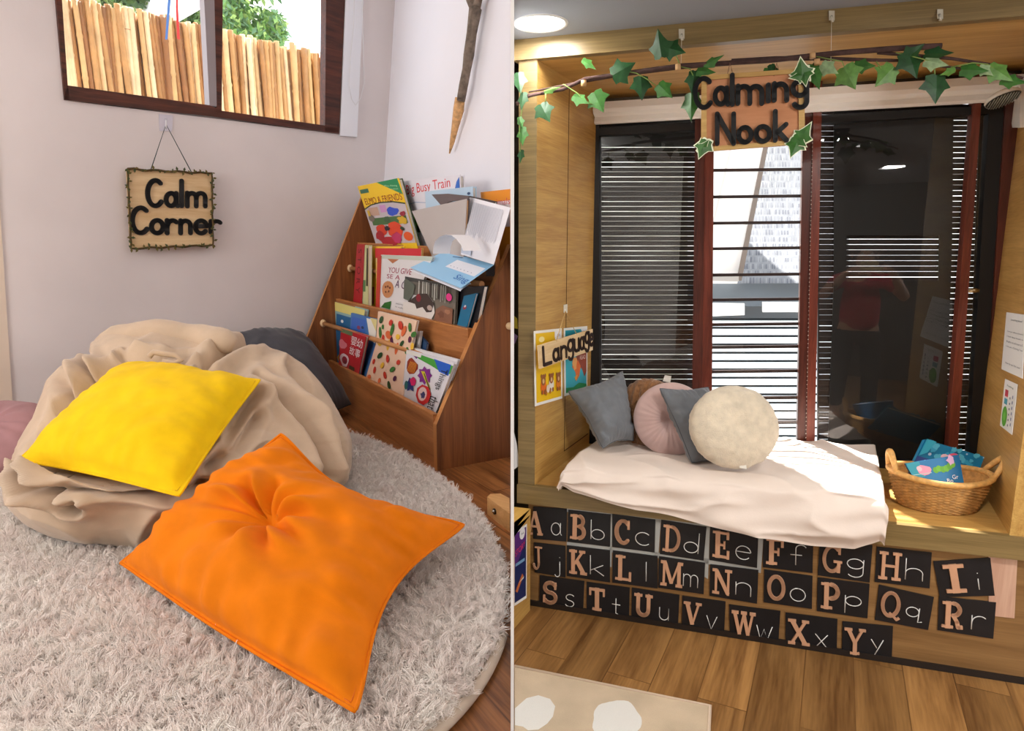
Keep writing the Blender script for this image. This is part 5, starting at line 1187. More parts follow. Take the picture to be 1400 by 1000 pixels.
# ------------------------------------------------------------------ left side wall: hook, Language sign, posters
def ls(u, v, off=.002): return onpl(u, v, nk(off, 0, 0), V((EY.x, EY.y, 0)) if False else (EX-ESK*EX.dot(ESK)).normalized())
LSN = (EX-ESK*EX.dot(ESK)).normalized()
t = thing('clear_hook', ls(773, 423), 'small clear hook on the alcove side holding the Language sign string', 'hook')
mb = MB(); mb.prism([ls(u, v) for u, v in ((770.5, 417), (775, 416), (775, 428), (770.5, 428))], LSN*.003, mat((232, 226, 210), .2)); mb.sphere(ls(773, 424, .006), .004, mat((240, 236, 226), .2), 8, 6); mb.build('plate', t)
q = [ls(u, v, .05) for u, v in ((737, 473), (810.5, 450), (810.5, 479), (739, 504.5))]
t = thing('wooden_sign', q[3], 'narrow wooden sign lettered Language hanging askew over two posters', 'sign')
mb = MB(); mb.prism(q, -LSN*.008, wood('lang_board', (216, 184, 136), (238, 212, 170), ESK, EZ, grain=(2, 16, 16), rough=.6)); mb.build('board', t)
lw = .075*(q[1]-q[0]).length*.30
stroke_word(None, [('L', .05, .17, .12, .88), ('a', .21, .31, .14, .62), ('n', .345, .44, .14, .64), ('g', .475, .57, -.05, .82), ('u', .6, .685, .24, .76), ('a', .715, .8, .24, .76), ('g', .825, .9, .06, .92), ('e', .925, .995, .26, .78)], lambda x, y: bil(q, x, y)+LSN*.0004, lw, .004, mat((46, 26, 20), .6), LSN, t)
mb = MB(); sm = mat((200, 168, 110), .8); mb.tube([bil(q, .28, .96), ls(773, 426, .01), bil(q, .66, .97)], .0016, sm, 6); mb.build('string', t)
def poster(name, label, q, art, cat='poster', col=(246, 246, 244), nrm=None, group=None):
    mb = MB(); n = qn(q) if nrm is None else nrm
    mb.prism(q, -n*.0014, mat(col, .35)); art(Art(mb, q, .0004)); return mb.build(name, label=label, cat=cat, group=group)
def bear(A, u, v, s, body):
    br = (150, 92, 48)
    A.blob(u, v-.035*s/.1, s*.6, body, asp=1.2); A.blob(u, v+.02*s/.1, s*.5, br); A.blob(u-s*.4, v+.055*s/.1, s*.18, br); A.blob(u+s*.4, v+.055*s/.1, s*.18, br); A.blob(u, v+.01*s/.1, s*.22, (226, 190, 140)); A.blob(u-s*.3, v-.085*s/.1, s*.22, br); A.blob(u+s*.3, v-.085*s/.1, s*.22, br)
def a_bears(A):
    A.rect(.05, .04, .95, .965, (240, 196, 24)); A.poly([(.72, .965), (.97, .965), (.97, .78), (.8, .8), (.72, .88)], (240, 242, 248)); A.text('A4', .8, .89, .92, .93, (60, 80, 170)); A.blob(.25, .88, .1, (250, 236, 170), asp=.4)
    A.line([(.6, .56), (.95, .55)], .012, (130, 90, 30))
    for i in range(6): A.line([(.65, .62-.0*i), (.9, .62)], .006, (120, 90, 40))
    bear(A, .28, .3, .16, (226, 110, 30)); bear(A, .56, .3, .15, (236, 230, 220)); bear(A, .82, .29, .15, (226, 130, 40)); A.blob(.42, .2, .06, (240, 220, 200)); A.blob(.36, .14, .03, (190, 120, 40)); A.blob(.5, .15, .03, (190, 120, 40))
poster('poster', 'yellow poster with three bears behind the Language sign', [ls(u, v, .0025) for u, v in ((730, 453), (768, 449), (769, 545), (731.5, 556))], a_bears)
def a_map(A):
    A.rect(.05, .04, .95, .965, (60, 176, 196)); A.rect(.05, .86, .6, .965, (30, 150, 170)); A.poly([(.7, .965), (.96, .965), (.96, .86), (.8, .86)], (240, 242, 248)); A.text('A4', .8, .9, .92, .94, (60, 80, 170))
    A.poly([(.95, .6), (.95, .3), (.85, .22), (.75, .34), (.55, .46), (.45, .6), (.6, .66)], (150, 70, 50)); A.text('READ', .65, .5, .9, .56, (240, 210, 200)); A.poly([(.05, .04), (.95, .04), (.95, .1), (.6, .15), (.35, .1), (.05, .12)], (40, 140, 80))
    A.poly([(.48, .18), (.62, .26), (.68, .4), (.56, .5), (.4, .46), (.3, .42), (.45, .32)], (226, 110, 50)); A.blob(.42, .46, .1, (240, 170, 100), seed=1, wob=.2); A.poly([(.48, .18), (.4, .25), (.55, .28)], (236, 160, 60))
    for i in range(4): A.line([(.12, .62-.025*i), (.3, .62-.025*i)], .012, (40, 90, 110))
poster('poster', 'blue poster with an orange figure behind the Language sign', [ls(u, v, .0025) for u, v in ((771, 449), (803, 446), (803, 533), (772, 542))], a_map)
# right side wall papers
def rs_(u, v, off=.0025): return onpl(u, v, nk(XW-off, 0, 0), LSN)
def a_note(A):
    A.text('Something about?', .3, .86, .92, .9, (70, 74, 90))
    for i, s in enumerate(('Count your numbers and count to', 'I have deep breath in', 'Breathe out and count to 5', 'I choose a Calming Tool')): A.text(s, .16, .66-.085*i, .98, .695-.085*i, (80, 84, 100))
    A.text('How do you feel now?', .2, .12, .9, .16, (80, 84, 100))
poster('notice', 'white notice with lines of small writing on the right alcove side', [rs_(u, v) for u, v in ((1376, 427), (1400.5, 430.5), (1398, 518), (1369, 505))], a_note, 'notice', nrm=-LSN)
def a_chart(A):
    A.text('Feeling', .25, .86, .75, .91, (60, 110, 80)); A.rect(.15, .66, .4, .8, (206, 70, 90)); A.rect(.15, .5, .4, .62, (90, 170, 190)); A.blob(.3, .25, .2, (96, 176, 60)); A.blob(.3, .25, .09, (120, 200, 80))
    for i in range(6): A.rect(.6, .1+.11*i, .66, .14+.11*i, (90, 100, 130)); A.rect(.8, .14+.11*i, .86, .2+.11*i, (120, 130, 170))
poster('notice', 'small white chart with a green circle on the right alcove side', [rs_(u, v) for u, v in ((1374, 518), (1391, 526), (1383.5, 595), (1367, 582))], a_chart, 'notice', nrm=-LSN)
# wall lamp on the right side
t = thing('wall_lamp', rs_(1395, 140, .02), 'white wall spotlight with ribbed dark grille at the upper right', 'lamp')
wl = mat((240, 238, 232), .35, name='lamp_white')
mb = MB(); mb.prism([rs_(u, v, .001) for u, v in ((1391, 160), (1392, 120), (1397, 109), (1404, 112), (1404, 174), (1393, 174))], -LSN*.02, wl); mb.build('base', t)
hc = rs_(1371, 135, .08); ax = (rs_(1393, 132, .04)-hc); hd = V((0, 0, 0))
k = (hc-CAM).length/FPX; ux = (EX*.93+EZ*.26).normalized(); uz = (EZ*.95+EY*.30-EX*.2); uz = (uz-ux*uz.dot(ux)).normalized(); uy = uz.cross(ux)
def dome(i, j):
    an = 2*pi*i/32; r = (1, 1.02, .94, .7, .35, 0.01)[j]; h = (-.08, .06, .2, .34, .42, .44)[j]
    return hc+ux*(cos(an)*r*16*k)+uy*(sin(an)*r*16*k)+uz*(h*16*k)
mb = MB(); mb.grid(dome, 32, 6, wl, closed_u=True); mb.build('shade', t)
mb = MB(); dg = mat((40, 42, 38), .5); mb.face([hc+ux*(cos(2*pi*i/32)*15.3*k)+uy*(sin(2*pi*i/32)*15.3*k)-uz*(1.5*k) for i in range(32)], dg)
for i in range(-5, 6):
    x = i*2.7; h_ = sqrt(max(0, 225-x*x)); a = hc+ux*(x*k)-uz*(2.6*k)
    mb.tube([a-uy*(h_*k), a+uy*(h_*k)], k*.45, mat((170, 170, 156), .4), 6)
mb.build('grille', t)
mb = MB(); mb.tube([hc+ux*(14*k)+uz*(3*k), rs_(1391, 133, .02)], k*2.6, mat((206, 170, 130), .3), 8); mb.build('arm', t)
# ------------------------------------------------------------------ mattress
sheet = mat((234, 219, 209), .85, var=.03, vscale=9, bump=.12, bscale=160, bdist=.003, spec=.15, sheen=.15, name='white_sheet')
mx0, mx1, ZM = .125, 1.2, .605
def top(x, y):
    w = .006*nz(x*5, y*3, 1)+.003*nz(x*9+y*6, y*7, 4)
    fo = .016*(1-abs(nz(x*1.6+.5, y*4+x*1.5+1.0*nz(x*3, 0, 2), 3)))**5
    return ZM+w+fo
NX, NY = 150, 110
def hemz(x):
    # where the sheet ends below the front edge
    t = (x-mx0)/(mx1-mx0)
    pts = [(-.1, .555), (0.0, .535), (.04, .515), (.12, .505), (.26, .475), (.42, .455), (.6, .435), (.8, .415), (.93, .415), (.985, .445), (1.1, .52)]
    for (a, b), (c, d) in zip(pts[:-1], pts[1:]):
        if a <= t <= c: return b+(d-b)*(t-a)/(c-a)
    return .5
def mat_surf(i, j):
    a = i/(NX-1); b = j/(NY-1)
    # across: 0..1 along the length with rounded ends hanging down, b from back to front then down the hem
    e = .05
    s = -.09+a*1.18
    if s < 0: x = mx0-.02*(1-math.exp(s*14)) ; dz = s*1.1
    elif s > 1: x = mx1+.02*(1-math.exp(-(s-1)*14)); dz = -(s-1)*1.1
    else: x = mx0+(mx1-mx0)*s; dz = 0
    yf, yk = -.026, .60
    f_ = b*1.36
    if f_ <= 1: y = yk+(yf-yk)*f_; z = top(x, y)
    else:
        g = (f_-1)/.36; z1 = hemz(x); y = yf-.018*sin(min(1, g*2)*pi/2)-.020*nz(x*5+g, g*2.4, 5)-.012*g*sin(x*7+2*g)*.6-.019*(1-abs(nz(x*2.2+g*1.2, g*2.0-x*1.2, 9)))**5*min(1, g*3)
        z = top(x, yf)*(1-g)+z1*g
    # soften the edge
    if .9 < f_ <= 1: z -= .012*((f_-.9)/.1)**2
    if f_ > 1: z -= .012*(1-(f_-1)/.36)
    if dz < 0:
        fl_ = max(ZB+.002, z+dz*1.0) if f_ <= 1 else z+dz*.25
        z = fl_
    if f_ <= 1: z = max(z, ZB+.002)
    c = sin(min(1, max(0, f_-.7)/.3)*pi/2)
    return nk(x+.004*nz(y*12, z*12, 2), y, z)
mb = MB(); mb.grid(mat_surf, NX, NY, sheet)
mo = mb.build('mattress', label='thin mattress under a wrinkled white sheet on the window bench', cat='mattress')
mb = MB(); mb.hexa([nk(mx0+.03, .01, ZB+.002), nk(mx1-.03, .01, ZB+.002), nk(mx1-.03, .58, ZB+.002), nk(mx0+.03, .58, ZB+.002), nk(mx0+.03, .01, ZM-.03), nk(mx1-.03, .01, ZM-.03), nk(mx1-.03, .58, ZM-.03), nk(mx0+.03, .58, ZM-.03)], mat((226, 218, 206), .9)); mb.build('pad', mo)
# ------------------------------------------------------------------ cushions on the bench
gcl = cloth((112, 116, 122), name='grey_cotton')
gq = [nf(777, 536, .22), nf(824, 613, .15), nf(866, 603, .31), nf(851, 508, .44)]
cushion('square_cushion', 'grey square cushion leaning against the left alcove side', gq, .085, .06, gcl, seed=6, wr=.010, seamcol=(84, 88, 94), flange=0, concave=.12)
bc_ = nf(886, 566, .37)
disc('round_cushion', 'round brown ribbed fur cushion behind the pink one', bc_, (-.62, -.76, .18), EZ, .148, .05, mat((150, 106, 70), .95, var=.3, vscale=60, bump=.8, bscale=240, bdist=.006, sheen=.4, spec=.05, name='brown_fur'), seed=5, fuzz=(.006, 70), ribs=(.012, 95))
pc2 = nf(917, 573, .285)
disc('round_cushion', 'round pale pink pleated velvet cushion in the middle of the row', pc2, (-.30, -.93, .16), EZ, .150, .05, cloth((206, 176, 172), sheen=.5, name='pale_pink_velvet'), seed=8, pleats=30, pl_amp=.006, button=.045)
gq = [nf(902, 532, .215), nf(946, 633, .12), nf(1000, 634, .25), nf(968, 530, .36)]
cushion('square_cushion', 'grey square cushion squeezed between the pink and the cream cushion', gq, .055, .05, gcl, seed=9, wr=.009, seamcol=(84, 88, 94), flange=0, concave=.06)
cc = nf(1003, 584, .10)
cream = mat((226, 212, 190), .95, var=.12, vscale=26, bump=.7, bscale=300, bdist=.006, sheen=.4, spec=.05, name='cream_fleece')
cr = disc('round_cushion', 'round cream fluffy cushion at the front of the row', cc, (.05, -.93, .36), EZ, .163, .075, cream, seed=10, fuzz=(.0035, 34), ry=.93, NU=160, NV=60, button=.01)
mb = MB(); P = nf(1012, 634, .02); mb.prism([nf(1010, 631, .03), nf(1020, 633, .03), nf(1021, 642, .025), nf(1011, 640, .025)], EY*.002, mat((230, 226, 216), .5)); mb.build('care_tag', cr)
mb = MB(); mb.prism([bc_+EX*.055+EZ*.142, bc_+EX*.085+EZ*.138, bc_+EX*.088+EZ*.165, bc_+EX*.062+EZ*.168], -EY*.002, mat((226, 222, 214), .5)); mb.build('care_tag', bpy.data.objects['round_cushion.001'])
# ------------------------------------------------------------------ basket with books
kc = loc(onz(1283, 690, ZB)); bx, by = 1.385, .215
wick = mat((196, 146, 84), .55, var=.3, vscale=55, bump=.3, bscale=200, name='wicker'); wick2 = mat((214, 164, 96), .5, var=.2, vscale=70, name='wicker_rim')
bo = nk(bx, by, ZB+.001)
bk = thing('wicker_basket', bo, 'oval woven wicker basket with two loop handles on the bench', 'basket')
HB = .115; AU, AV = V((cos(radians(-12)), sin(radians(-12)), 0)), V((-sin(radians(-12)), cos(radians(-12)), 0))
def bell(th, t, off=0.):
    a, b = .118+.044*t**.7+off, .086+.030*t**.7+off
    return bo+AU*(a*cos(th))+AV*(b*sin(th))+EZ*(t*HB+.012*t*cos(th)**2)
NU, NR = 192, 46
def weave(i, j):
    th = 2*pi*i/NU; row = j//2; w = .0035*sin(th*24+(row % 2)*pi)+(.0016 if j % 2 else -.0016)
    return bell(th, j/(NR-1), w)
mb = MB(); mb.grid(weave, NU, NR, wick, closed_u=True); mb.grid(lambda i, j: bell(2*pi*(64-i)/64, j/11, -.008), 64, 12, wick, closed_u=True)
mb.face([bell(2*pi*i/48, 0, 0) for i in range(48)], wick); mb.face([bell(-2*pi*i/48, .06, -.008) for i in range(48)], wick); mb.build('woven_body', bk)
mb = MB(); P = [bell(2*pi*i/80, 1, -.002) for i in range(81)]; mb.tube(P, .0105, wick2, 10)
mb.build('rim', bk)
for sgn in (0, pi):
    P = []
    for i in range(17):
        a = -.34+.68*i/16; lift = .062*sin(pi*i/16)**.8
        b0 = bell(sgn+a, 1, .0); P.append(b0+EZ*lift+(AU*cos(sgn)*lift*(.55 if sgn == 0 else .05)))
    mb = MB(); mb.tube(P, [.0085+.003*sin(pi*i/16) for i in range(17)], wick2, 9); mb.build('handle', bk)
def inb(px, ys): return [nf(u, v, y) for (u, v), y in zip(px, ys)]
def a_cat(A):
    A.rect(0, .35, .25, 1, (40, 150, 170)); A.blob(.28, .62, .13, (232, 150, 176), asp=.75, seed=2, wob=.12); A.blob(.2, .7, .05, (240, 190, 200))
    for i, (u, v) in enumerate(((.5, .58), (.57, .62), (.64, .58), (.71, .6), (.78, .66), (.84, .72))): A.blob(u, v, .055, (110, 180, 50) if i % 2 else (96, 166, 44))
    A.blob(.82, .88, .07, (220, 180, 220), seed=3, wob=.3); A.text('Gr', .78, .22, .9, .36, (240, 240, 244)); A.text('Bo', .66, .1, .78, .24, (240, 240, 244)); A.line([(.02, .46), (.4, .5)], .012, (170, 210, 210))
q1 = inb(((1238, 634), (1311, 622), (1318.5, 664), (1254, 664)), (.16, .19, .17, .14))
book('picture_book', 'blue storybook with a green caterpillar in front in the basket', q1, .012, (16, 112, 168), a_cat, ext=0, group='storybooks in the wicker basket')
def a_star(A):
    A.rect(0, 0, 1, .45, (60, 80, 150)); A.poly([(.5, .45), (1, .55), (1, .2), (.6, .1)], (70, 84, 160)); rr = random.Random(9)
    for i in range(26): A.blob(rr.uniform(.05, .98), rr.uniform(.1, .95), rr.uniform(.012, .03), (190, 220, 240), n=6)
    for i in range(22): A.blob(rr.uniform(.05, .9), rr.uniform(.5, .95), rr.uniform(.03, .06), rr.choice([(90, 190, 220), (20, 120, 170), (60, 170, 210)]), seed=i, wob=.3)
    A.blob(.4, .62, .08, (236, 200, 214), asp=.6, seed=2, wob=.1); A.blob(.52, .72, .09, (230, 90, 120), asp=.55, seed=3, wob=.1); A.poly([(0, .45), (0, 1), (.16, 1), (.1, .6)], (60, 180, 210)); A.blob(.95, .48, .03, (240, 240, 246)); A.blob(.95, .48, .015, (30, 40, 60))
q2 = inb(((1265, 601), (1346, 625), (1331, 664), (1245, 642)), (.36, .39, .33, .30))
book('picture_book', 'starry dark blue storybook lying at the back in the basket', q2, .02, (24, 132, 180), a_star, ext=.12, group='storybooks in the wicker basket')
# ------------------------------------------------------------------ low cabinet with a poster, cut by the partition
t = thing('low_cabinet', nk(-.0, -.12, 0), 'low oak cabinet standing beside the alcove at the partition', 'cabinet')
pts = [nk(.0, -.03, 0), nk(-.05, -.03, 0)]
pA, pB = nk(-.003, -.03, 0), nk(-.003, -.262, 0)
pts = [pA, pB, V((.0045, pB.y, 0)), V((.0045, pA.y+.02, 0))]
mb = MB(); mb.prism([p+EZ*.40 for p in pts], EZ*-.40, oakv); mb.build('body', t)
mb = MB(); mb.prism([p+EZ*.425 for p in pts], EZ*-.024, wood('cabinet_top', (206, 158, 72), (232, 188, 104), ESK, EX, grain=(1.4, 16, 16), rough=.35)); mb.build('top', t)
def cs(u, v): return onpl(u, v, pA+LSN*.002, LSN)
poster('poster', 'dark blue and purple poster on the side of the low cabinet', [cs(703.5, 728), cs(720.5, 716.5), cs(720, 818), cs(703.5, 829)], lambda A: (A.rect(.0, .04, .93, .97, (26, 40, 92)), A.poly([(0, .97), (0, .5), (.4, .62), (.93, .8), (.93, .97)], (84, 40, 120)), A.text('STORY', .05, .66, .85, .74, (220, 60, 90), slant=.06), A.blob(.6, .92, .22, (236, 236, 240)), A.text('A4', .5, .9, .7, .93, (60, 60, 90)), A.rect(.05, .53, .8, .57, (120, 160, 200)), A.poly([(.05, .2), (.6, .38), (.7, .34), (.2, .16)], (200, 110, 60)), A.poly([(.3, .28), (.75, .33), (.7, .3)], (220, 220, 210))))
# things beyond the alcove's left upright
mb = MB(); mb.prism([(.0036, 2.62, 0), (.09, 2.62, 0), (.09, 2.62, ZC), (.0036, 2.62, ZC)], (0, .05, 0), mat((74, 66, 52), .8)); mb.build('wall_left', kind='structure')
def slip(px, y, col, label):
    mb = MB(); mb.prism([onpl(u, v, V((0, y, 0)), V((0, 1, 0))) for u, v in px], (0, .004, 0), mat(col, .7)); mb.build('paper', label=label, cat='paper')
slip([(703, 432), (707, 436), (708, 450), (703, 449)], 2.5, (206, 190, 60), 'yellow paper scrap beside the alcove upright')
slip([(703, 456), (708, 460), (704, 470), (703, 470)], 2.5, (150, 120, 170), 'purple paper scrap beside the alcove upright')
slip([(703, 592), (707, 610), (710, 637), (703, 642)], 2.46, (206, 206, 210), 'white paper sheet standing beside the alcove upright')
# rug with white spots
rq = [loc(onz(*p, 0)) for p in ((703.3, 912), (971, 966))]
cB = onz(971, 966, .012); cA = onz(703.5, 911.5, .012); dr = (cB-cA).normalized(); dn = V((dr.y, -dr.x, 0))
rg = mat((206, 186, 160), .95, var=.12, vscale=7, bump=.5, bscale=240, bdist=.004, name='flat_rug'); wsp = mat((232, 230, 226), .95, bump=.5, bscale=240, name='rug_white')
def onr(p): return p
far = 1.1
pf = [cA+dr*.0, cB, cB+dn*far+dr*.0, V((.0045, (cA+dn*far).y, .012))]
mb = MB(); mb.prism(pf, EZ*-.0115, rg)
def spot(u, v, ru, rv, sd):
    rr = random.Random(sd); pts = []
    for i in range(40):
        a = -2*pi*i/40; k = 1+.05*sin(a*5+sd)+.03*rr.random(); pts.append(onz(u+ru*k*cos(a), v+rv*k*sin(a), .0126))
    mb.face([p for p in pts if True], wsp)
spot(843, 986, 33, 28, 1); 
pts = [onz(u, v, .0126) for u, v in ((704, 969), (720, 955), (736, 951), (752, 956), (759, 966), (756, 980), (748, 990), (736, 998), (722, 999), (715, 994), (704, 992))]
mb.face(pts[::-1] if (pts[1]-pts[0]).cross(pts[2]-pts[1]).z < 0 else pts, wsp)
for u, v, s in ((780, 1085, 3), (930, 1100, 5)): spot(u, v, 40, 36, s)
so = mb.build('spotted_rug', label='beige rug with white spots on the light oak floor', cat='rug')
mb = MB(); mb.tube([cA, cB, cB+dn*far], .006, mat((222, 200, 178), .9), 6); mb.build('edge_binding', so)
# dark shelving just past the alcove's right foot
t = thing('wooden_cabinet', nk(1.72, .2, 0), 'dark reddish cabinet edge past the right end of the cards', 'cabinet')
mb = nbox(XW+.135, XW+.4, -.02, .3, 0, .42, mat((86, 54, 42), .5)); mb.build('body', t)
mb = nbox(XW+.134, XW+.4, -.024, -.02, .28, .29, mat((150, 110, 90), .5)); mb.build('edge_strip', t)
# ================================================================== the rest of both rooms (behind the viewer), light, camera
sw = mat((216, 208, 202), .85, name='rear_plaster')
def slab(name, pts, vec, m):
    mb = MB(); mb.prism(pts, vec, m); return mb.build(name, kind='structure')
eL = onw(-.69, 0); eL2 = onw(-2.0, 0)
slab('wall_back_extension', [V((eL.x, eL.y, ZL)), V((eL2.x, eL2.y, ZL)), V((eL2.x, eL2.y, TW)), V((eL.x, eL.y, TW))], -WN*.1, plaster)
slab('wall_left', [(-3.3, -2.6, 0), (-3.3, 1.3, 0), (-3.3, 1.3, TW), (-3.3, -2.6, TW)], (-.1, 0, 0), sw)
slab('wall_rear', [(-3.3, -2.6, 0), (3.2, -2.6, 0), (3.2, -2.6, TW), (-3.3, -2.6, TW)], (0, -.1, 0), mat((84, 82, 80), .85, name='rear_wall'))
slab('wall_right', [(3.2, -2.6, 0), (3.2, 3.2, 0), (3.2, 3.2, TW), (3.2, -2.6, TW)], (.1, 0, 0), mat((110, 102, 92), .85))
slab('ceiling', [(-3.4, -2.7, TW), (-.0022, -2.7, TW), (-.0022, 4.4, TW), (-3.4, 4.4, TW)], (0, 0, .1), mat((236, 234, 232), .8))
slab('wall_header', [(-.0022, -2.6, ZC), (-.0022, .9, ZC), (-.0022, .9, TW), (-.0022, -2.6, TW)], (.005, 0, 0), sw)
slab('floor', [(-3.3, -2.6, ZL), (-.4, -2.6, ZL), (-.4, .86, ZL), (-3.3, .86, ZL)], (0, 0, -.12), fl)
slab('trim_2', [(-.4, -2.6, 0), (-.4, .86, 0), (-.4, .86, ZL-.12), (-.4, -2.6, ZL-.12)], (-.03, 0, 0), sw)
slab('trim_3', [(-.4, .89, 0), (-.0022, .89, 0), (-.0022, .89, ZL-.12), (-.4, .89, ZL-.12)], (0, .02, 0), sw)
slab('wall_front', [nk(XW+.1, .3, 0), V((3.2, nk(XW+.1, .3, 0).y-.2, 0)), V((3.2, nk(XW+.1, .3, 0).y-.2, ZC)), nk(XW+.1, .3, ZC)], (0, .05, 0), sw)
mb = MB(); yw = YB+.045
for a in ([(-.1, .0), (XW+.3, .0), (XW+.3, .50), (-.1, .50)], [(-.1, 2.03), (XW+.3, 2.03), (XW+.3, 2.3), (-.1, 2.3)], [(-.3, 0), (-.02, 0), (-.02, 2.3), (-.3, 2.3)], [(XW+.02, 0), (XW+.3, 0), (XW+.3, 2.3), (XW+.02, 2.3)]):
    P = [nk(x, yw, z) for x, z in a]; P = [V((max(.0036, p.x), p.y, p.z)) for p in P]
    mb.prism(P, EY*.03, mat((90, 80, 66), .8))
mb.build('wall_window', kind='structure')
# unseen slab added over the high window to keep the sun out
mb = MB(); mb.prism([onw(-.9, 3.6, -.0), onw(2.4, 3.6, -.0), onw(2.4, 3.6, -.95), onw(-.9, 3.6, -.95)], EZ*.06, mat((200, 196, 190), .8)); mb.build('added_sunshade', kind='structure')
# ------------------------------------------------------------------ lights
def area(name, P, tgt, sx, sy, watt, col=(1, 1, 1), shape='RECTANGLE', spread=None):
    l = bpy.data.lights.new(name, 'AREA'); l.shape = shape; l.size = sx
    if shape == 'RECTANGLE': l.size_y = sy
    l.energy = watt; l.color = col
    if spread: l.spread = radians(spread)
    o = bpy.data.objects.new(name, l); COL.objects.link(o); o.location = P
    o.rotation_euler = (V(tgt)-V(P)).to_track_quat('-Z', 'Y').to_euler(); return o
area('assumed_side_light', (-3.15, .5, 2.1), (-.8, 2.2, 1.0), 1.5, 1.3, 45, (1, .985, .99))  # assumed light from the left, added as a bare lamp with no window built
area('calm_room_fill', (-1.5, -.4, 3.2), (-1.3, .6, .6), .9, .9, 17, (1, .97, .96))  # unseen lamp added to brighten the calm corner, without a fixture
area('rear_fill', (-3.2, -1.2, 1.8), (1.0, 2.4, 1.4), 1.5, 1.3, 70, (1, .97, .94))  # added fill for the nook front; no window stands there
area('far_fill', (3.1, -1.6, 1.5), (.9, 2.4, 1.5), 1.4, 1.3, 105, (1, .97, .92))  # second added fill, for beam and alcove, unseen and without a window
for i, (P, w) in enumerate(((c1, 4), (V((1.0, .9, ZC)), 19), (V((2.2, .5, ZC)), 17), (V((1.2, -.9, ZC)), 15))):  # near the ceiling lights; the rightmost lamp is added, without a fixture
    area('downlight_lamp', V(P)-EZ*.012, V(P)-EZ, .16, .16, w, (1, .97, .91), 'DISK')
sun = bpy.data.lights.new('sun', 'SUN'); sun.energy = 22; sun.angle = radians(1.4); sun.color = (1, .96, .9)
so_ = bpy.data.objects.new('sun', sun); COL.objects.link(so_); so_.rotation_euler = (-V((-.27, .96, 1.5))).to_track_quat('-Z', 'Y').to_euler()
wd_ = bpy.data.worlds.new('sky'); SC.world = wd_; wd_.use_nodes = True
N = wd_.node_tree.nodes; L = wd_.node_tree.links; bg = N['Background']
tc = N.new('ShaderNodeTexCoord'); nn = N.new('ShaderNodeTexNoise'); nn.inputs['Scale'].default_value = 3.2; nn.inputs['Detail'].default_value = 5
L.new(tc.outputs['Generated'], nn.inputs['Vector']); rp = N.new('ShaderNodeValToRGB')
rp.color_ramp.elements[0].position = .38; rp.color_ramp.elements[0].color = (.62, .78, 1, 1); rp.color_ramp.elements[1].position = .52; rp.color_ramp.elements[1].color = (1, 1, 1, 1)
L.new(nn.outputs['Fac'], rp.inputs['Fac']); L.new(rp.outputs['Color'], bg.inputs['Color']); bg.inputs['Strength'].default_value = 3.0
# ------------------------------------------------------------------ camera
cam = bpy.data.cameras.new('camera'); cam.sensor_fit = 'HORIZONTAL'; cam.sensor_width = 36; cam.lens = FPX*36/1400; cam.clip_start = .02
co = bpy.data.objects.new('camera', cam); COL.objects.link(co); co.location = CAM; co.rotation_euler = (pi/2-PITCH, 0, 0); SC.camera = co
SC.view_settings.view_transform = 'Standard'; SC.view_settings.look = 'None'; SC.view_settings.gamma = 1; SC.view_settings.exposure = 0
SC.cycles.max_bounces = 8; SC.cycles.diffuse_bounces = 4; SC.cycles.transparent_max_bounces = 12; SC.cycles.use_denoising = True; SC.cycles.sample_clamp_indirect = 6
# ------------------------------------------------------------------ the photographer, seen mirrored in the dark pane
PM = nf(1176, 430, 2*YB+2.353); pm = PM-NA; yy_ = pm.dot(EY); PP0 = PM-EY*(2*(yy_-YB)); PP0.z = 0
FW, RT_ = EY, -EX                     # facing the window; RT_ = the person's left-hand side from behind is -EX
def pj(f_, r_, z): return PP0+FW*f_+EX*(r_*1.15)+EZ*(z*.94)
def skin(name, verts, edges, rad, m, parent, sub_=2):
    me = bpy.data.meshes.new(name); o0 = V(parent['_o']) if parent else V((0, 0, 0))
    me.from_pydata([tuple(v-o0) for v in verts], edges, []); me.materials.append(m)
    o = bpy.data.objects.new(name, me); COL.objects.link(o); o['_o'] = tuple(o0)
    if parent: o.parent = parent
    md = o.modifiers.new('skin', 'SKIN'); md.use_smooth_shade = True
    for i, s in enumerate(me.skin_vertices[0].data):
        r = rad[i]; s.radius = r if isinstance(r, tuple) else (r, r); s.use_root = (i == 0)
    sd = o.modifiers.new('sub', 'SUBSURF'); sd.levels = sub_; sd.render_levels = sub_
    return o
per = thing('person', PP0, 'person in a red shirt holding up a phone, mirrored in the dark pane', 'person')
J = [pj(0, 0, .84), pj(0, 0, 1.0), pj(.01, 0, 1.16), pj(0, 0, 1.27), pj(.01, 0, 1.34), pj(.03, 0, 1.40), pj(.035, 0, 1.47), pj(.03, 0, 1.53)]
R = [.115, .105, .115, .09, .045, .068, .078, .05]; E_ = [(i, i+1) for i in range(7)]
for s in (-1, 1):
    b = len(J); J += [pj(0, s*.16, 1.26), pj(.08, s*.27, 1.10), pj(.25, s*.15, 1.30), pj(.29, s*.105, 1.36)]; R += [.05, .042, .032, .026]; E_ += [(3, b), (b, b+1), (b+1, b+2), (b+2, b+3)]
    for k in range(4):
        c = len(J); J += [pj(.315+.004*k, s*(.085), 1.385-.012*k), pj(.33, s*(.055-.004*k), 1.395-.016*k)]; R += [.009, .008]; E_ += [(b+3, c), (c, c+1)]
    c = len(J); J += [pj(.27, s*.075, 1.365), pj(.275, s*.05, 1.37)]; R += [.01, .009]; E_ += [(b+3, c), (c, c+1)]
    b = len(J); J += [pj(0, s*.09, .78), pj(.02, s*.10, .44), pj(-.01, s*.11, .09), pj(.14, s*.12, .05)]; R += [.085, .058, .045, .04]; E_ += [(0, b), (b, b+1), (b+1, b+2), (b+2, b+3)]
skn = mat((206, 158, 128), .55, name='skin')
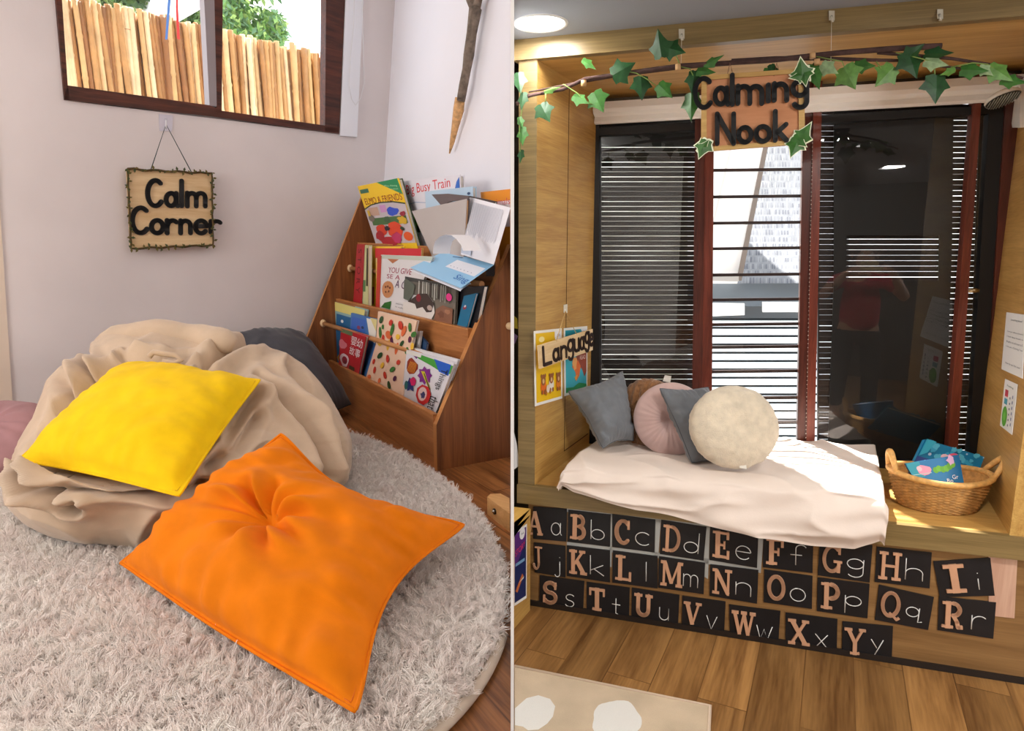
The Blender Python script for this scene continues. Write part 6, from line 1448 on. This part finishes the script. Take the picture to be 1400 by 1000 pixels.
skin('body', J, E_, R, skn, per)
J2 = [pj(0, 0, .79), pj(0, 0, .95), pj(.01, 0, 1.12), pj(0, 0, 1.25), pj(0, 0, 1.30)]; R2 = [(.165, .145), (.16, .14), (.16, .14), (.10, .09), (.06, .06)]; E2 = [(0, 1), (1, 2), (2, 3), (3, 4)]
for s in (-1, 1):
    b = len(J2); J2 += [pj(0, s*.16, 1.255), pj(.05, s*.22, 1.17)]; R2 += [.068, .066]; E2 += [(3, b), (b, b+1)]
skin('shirt', J2, E2, R2, mat((186, 34, 52), .8, name='red_shirt'), per)
J3 = [pj(0, 0, .86)]; R3 = [(.135, .12)]; E3 = []
for s in (-1, 1):
    b = len(J3); J3 += [pj(0, s*.085, .76), pj(.02, s*.10, .44), pj(-.01, s*.11, .12)]; R3 += [.095, .072, .066]; E3 += [(0, b), (b, b+1), (b+1, b+2)]
skin('trousers', J3, E3, R3, mat((34, 38, 48), .9, name='dark_trousers'), per)
mb = MB(); mb.grid(lambda i, j: pj(.02, 0, 1.475)+EX*(.088*cos(2*pi*i/20)*sin(pi*j/11*.62))+FW*(-.015+.098*sin(2*pi*i/20)*sin(pi*j/11*.62)-.02*(j/11))+EZ*(.10*cos(pi*j/11*.62)), 20, 12, mat((30, 22, 20), .6, name='dark_hair'), closed_u=True); mb.build('hair', per)
for s in (-1, 1):
    mb = MB(); mb.sphere(pj(.108, s*.03, 1.475), .009, mat((240, 240, 240), .3), 8, 6); mb.sphere(pj(.115, s*.03, 1.475), .004, mat((30, 20, 16), .3), 6, 5); mb.build('eye', per)
    mb = MB(); mb.sphere(pj(.03, s*.082, 1.46), .016, skn, 8, 6, (.5, 1, 1.5)); mb.build('ear', per)
mb = MB(); mb.tube([pj(.108, 0, 1.48), pj(.125, 0, 1.45), pj(.112, 0, 1.445)], [.007, .011, .006], skn, 8); mb.build('nose', per)
mb = MB(); mb.tube([pj(.105, -.022, 1.42), pj(.112, 0, 1.418), pj(.105, .022, 1.42)], [.003, .006, .003], mat((150, 70, 70), .5), 8); mb.build('mouth', per)
ph = thing('phone', pj(.335, 0, 1.34), 'phone in a pale case held up by the mirrored person', 'phone')
mb = MB(); mb.box(pj(.333, -.075, 1.345), EX*.15, FW*.009, EZ*.072, mat((206, 190, 140), .3)); mb.build('case', ph)
mb = MB(); mb.box(pj(.3425, .035, 1.375), EX*.03, FW*.002, EZ*.035, mat((20, 20, 22), .2)); mb.build('camera_lens', ph)
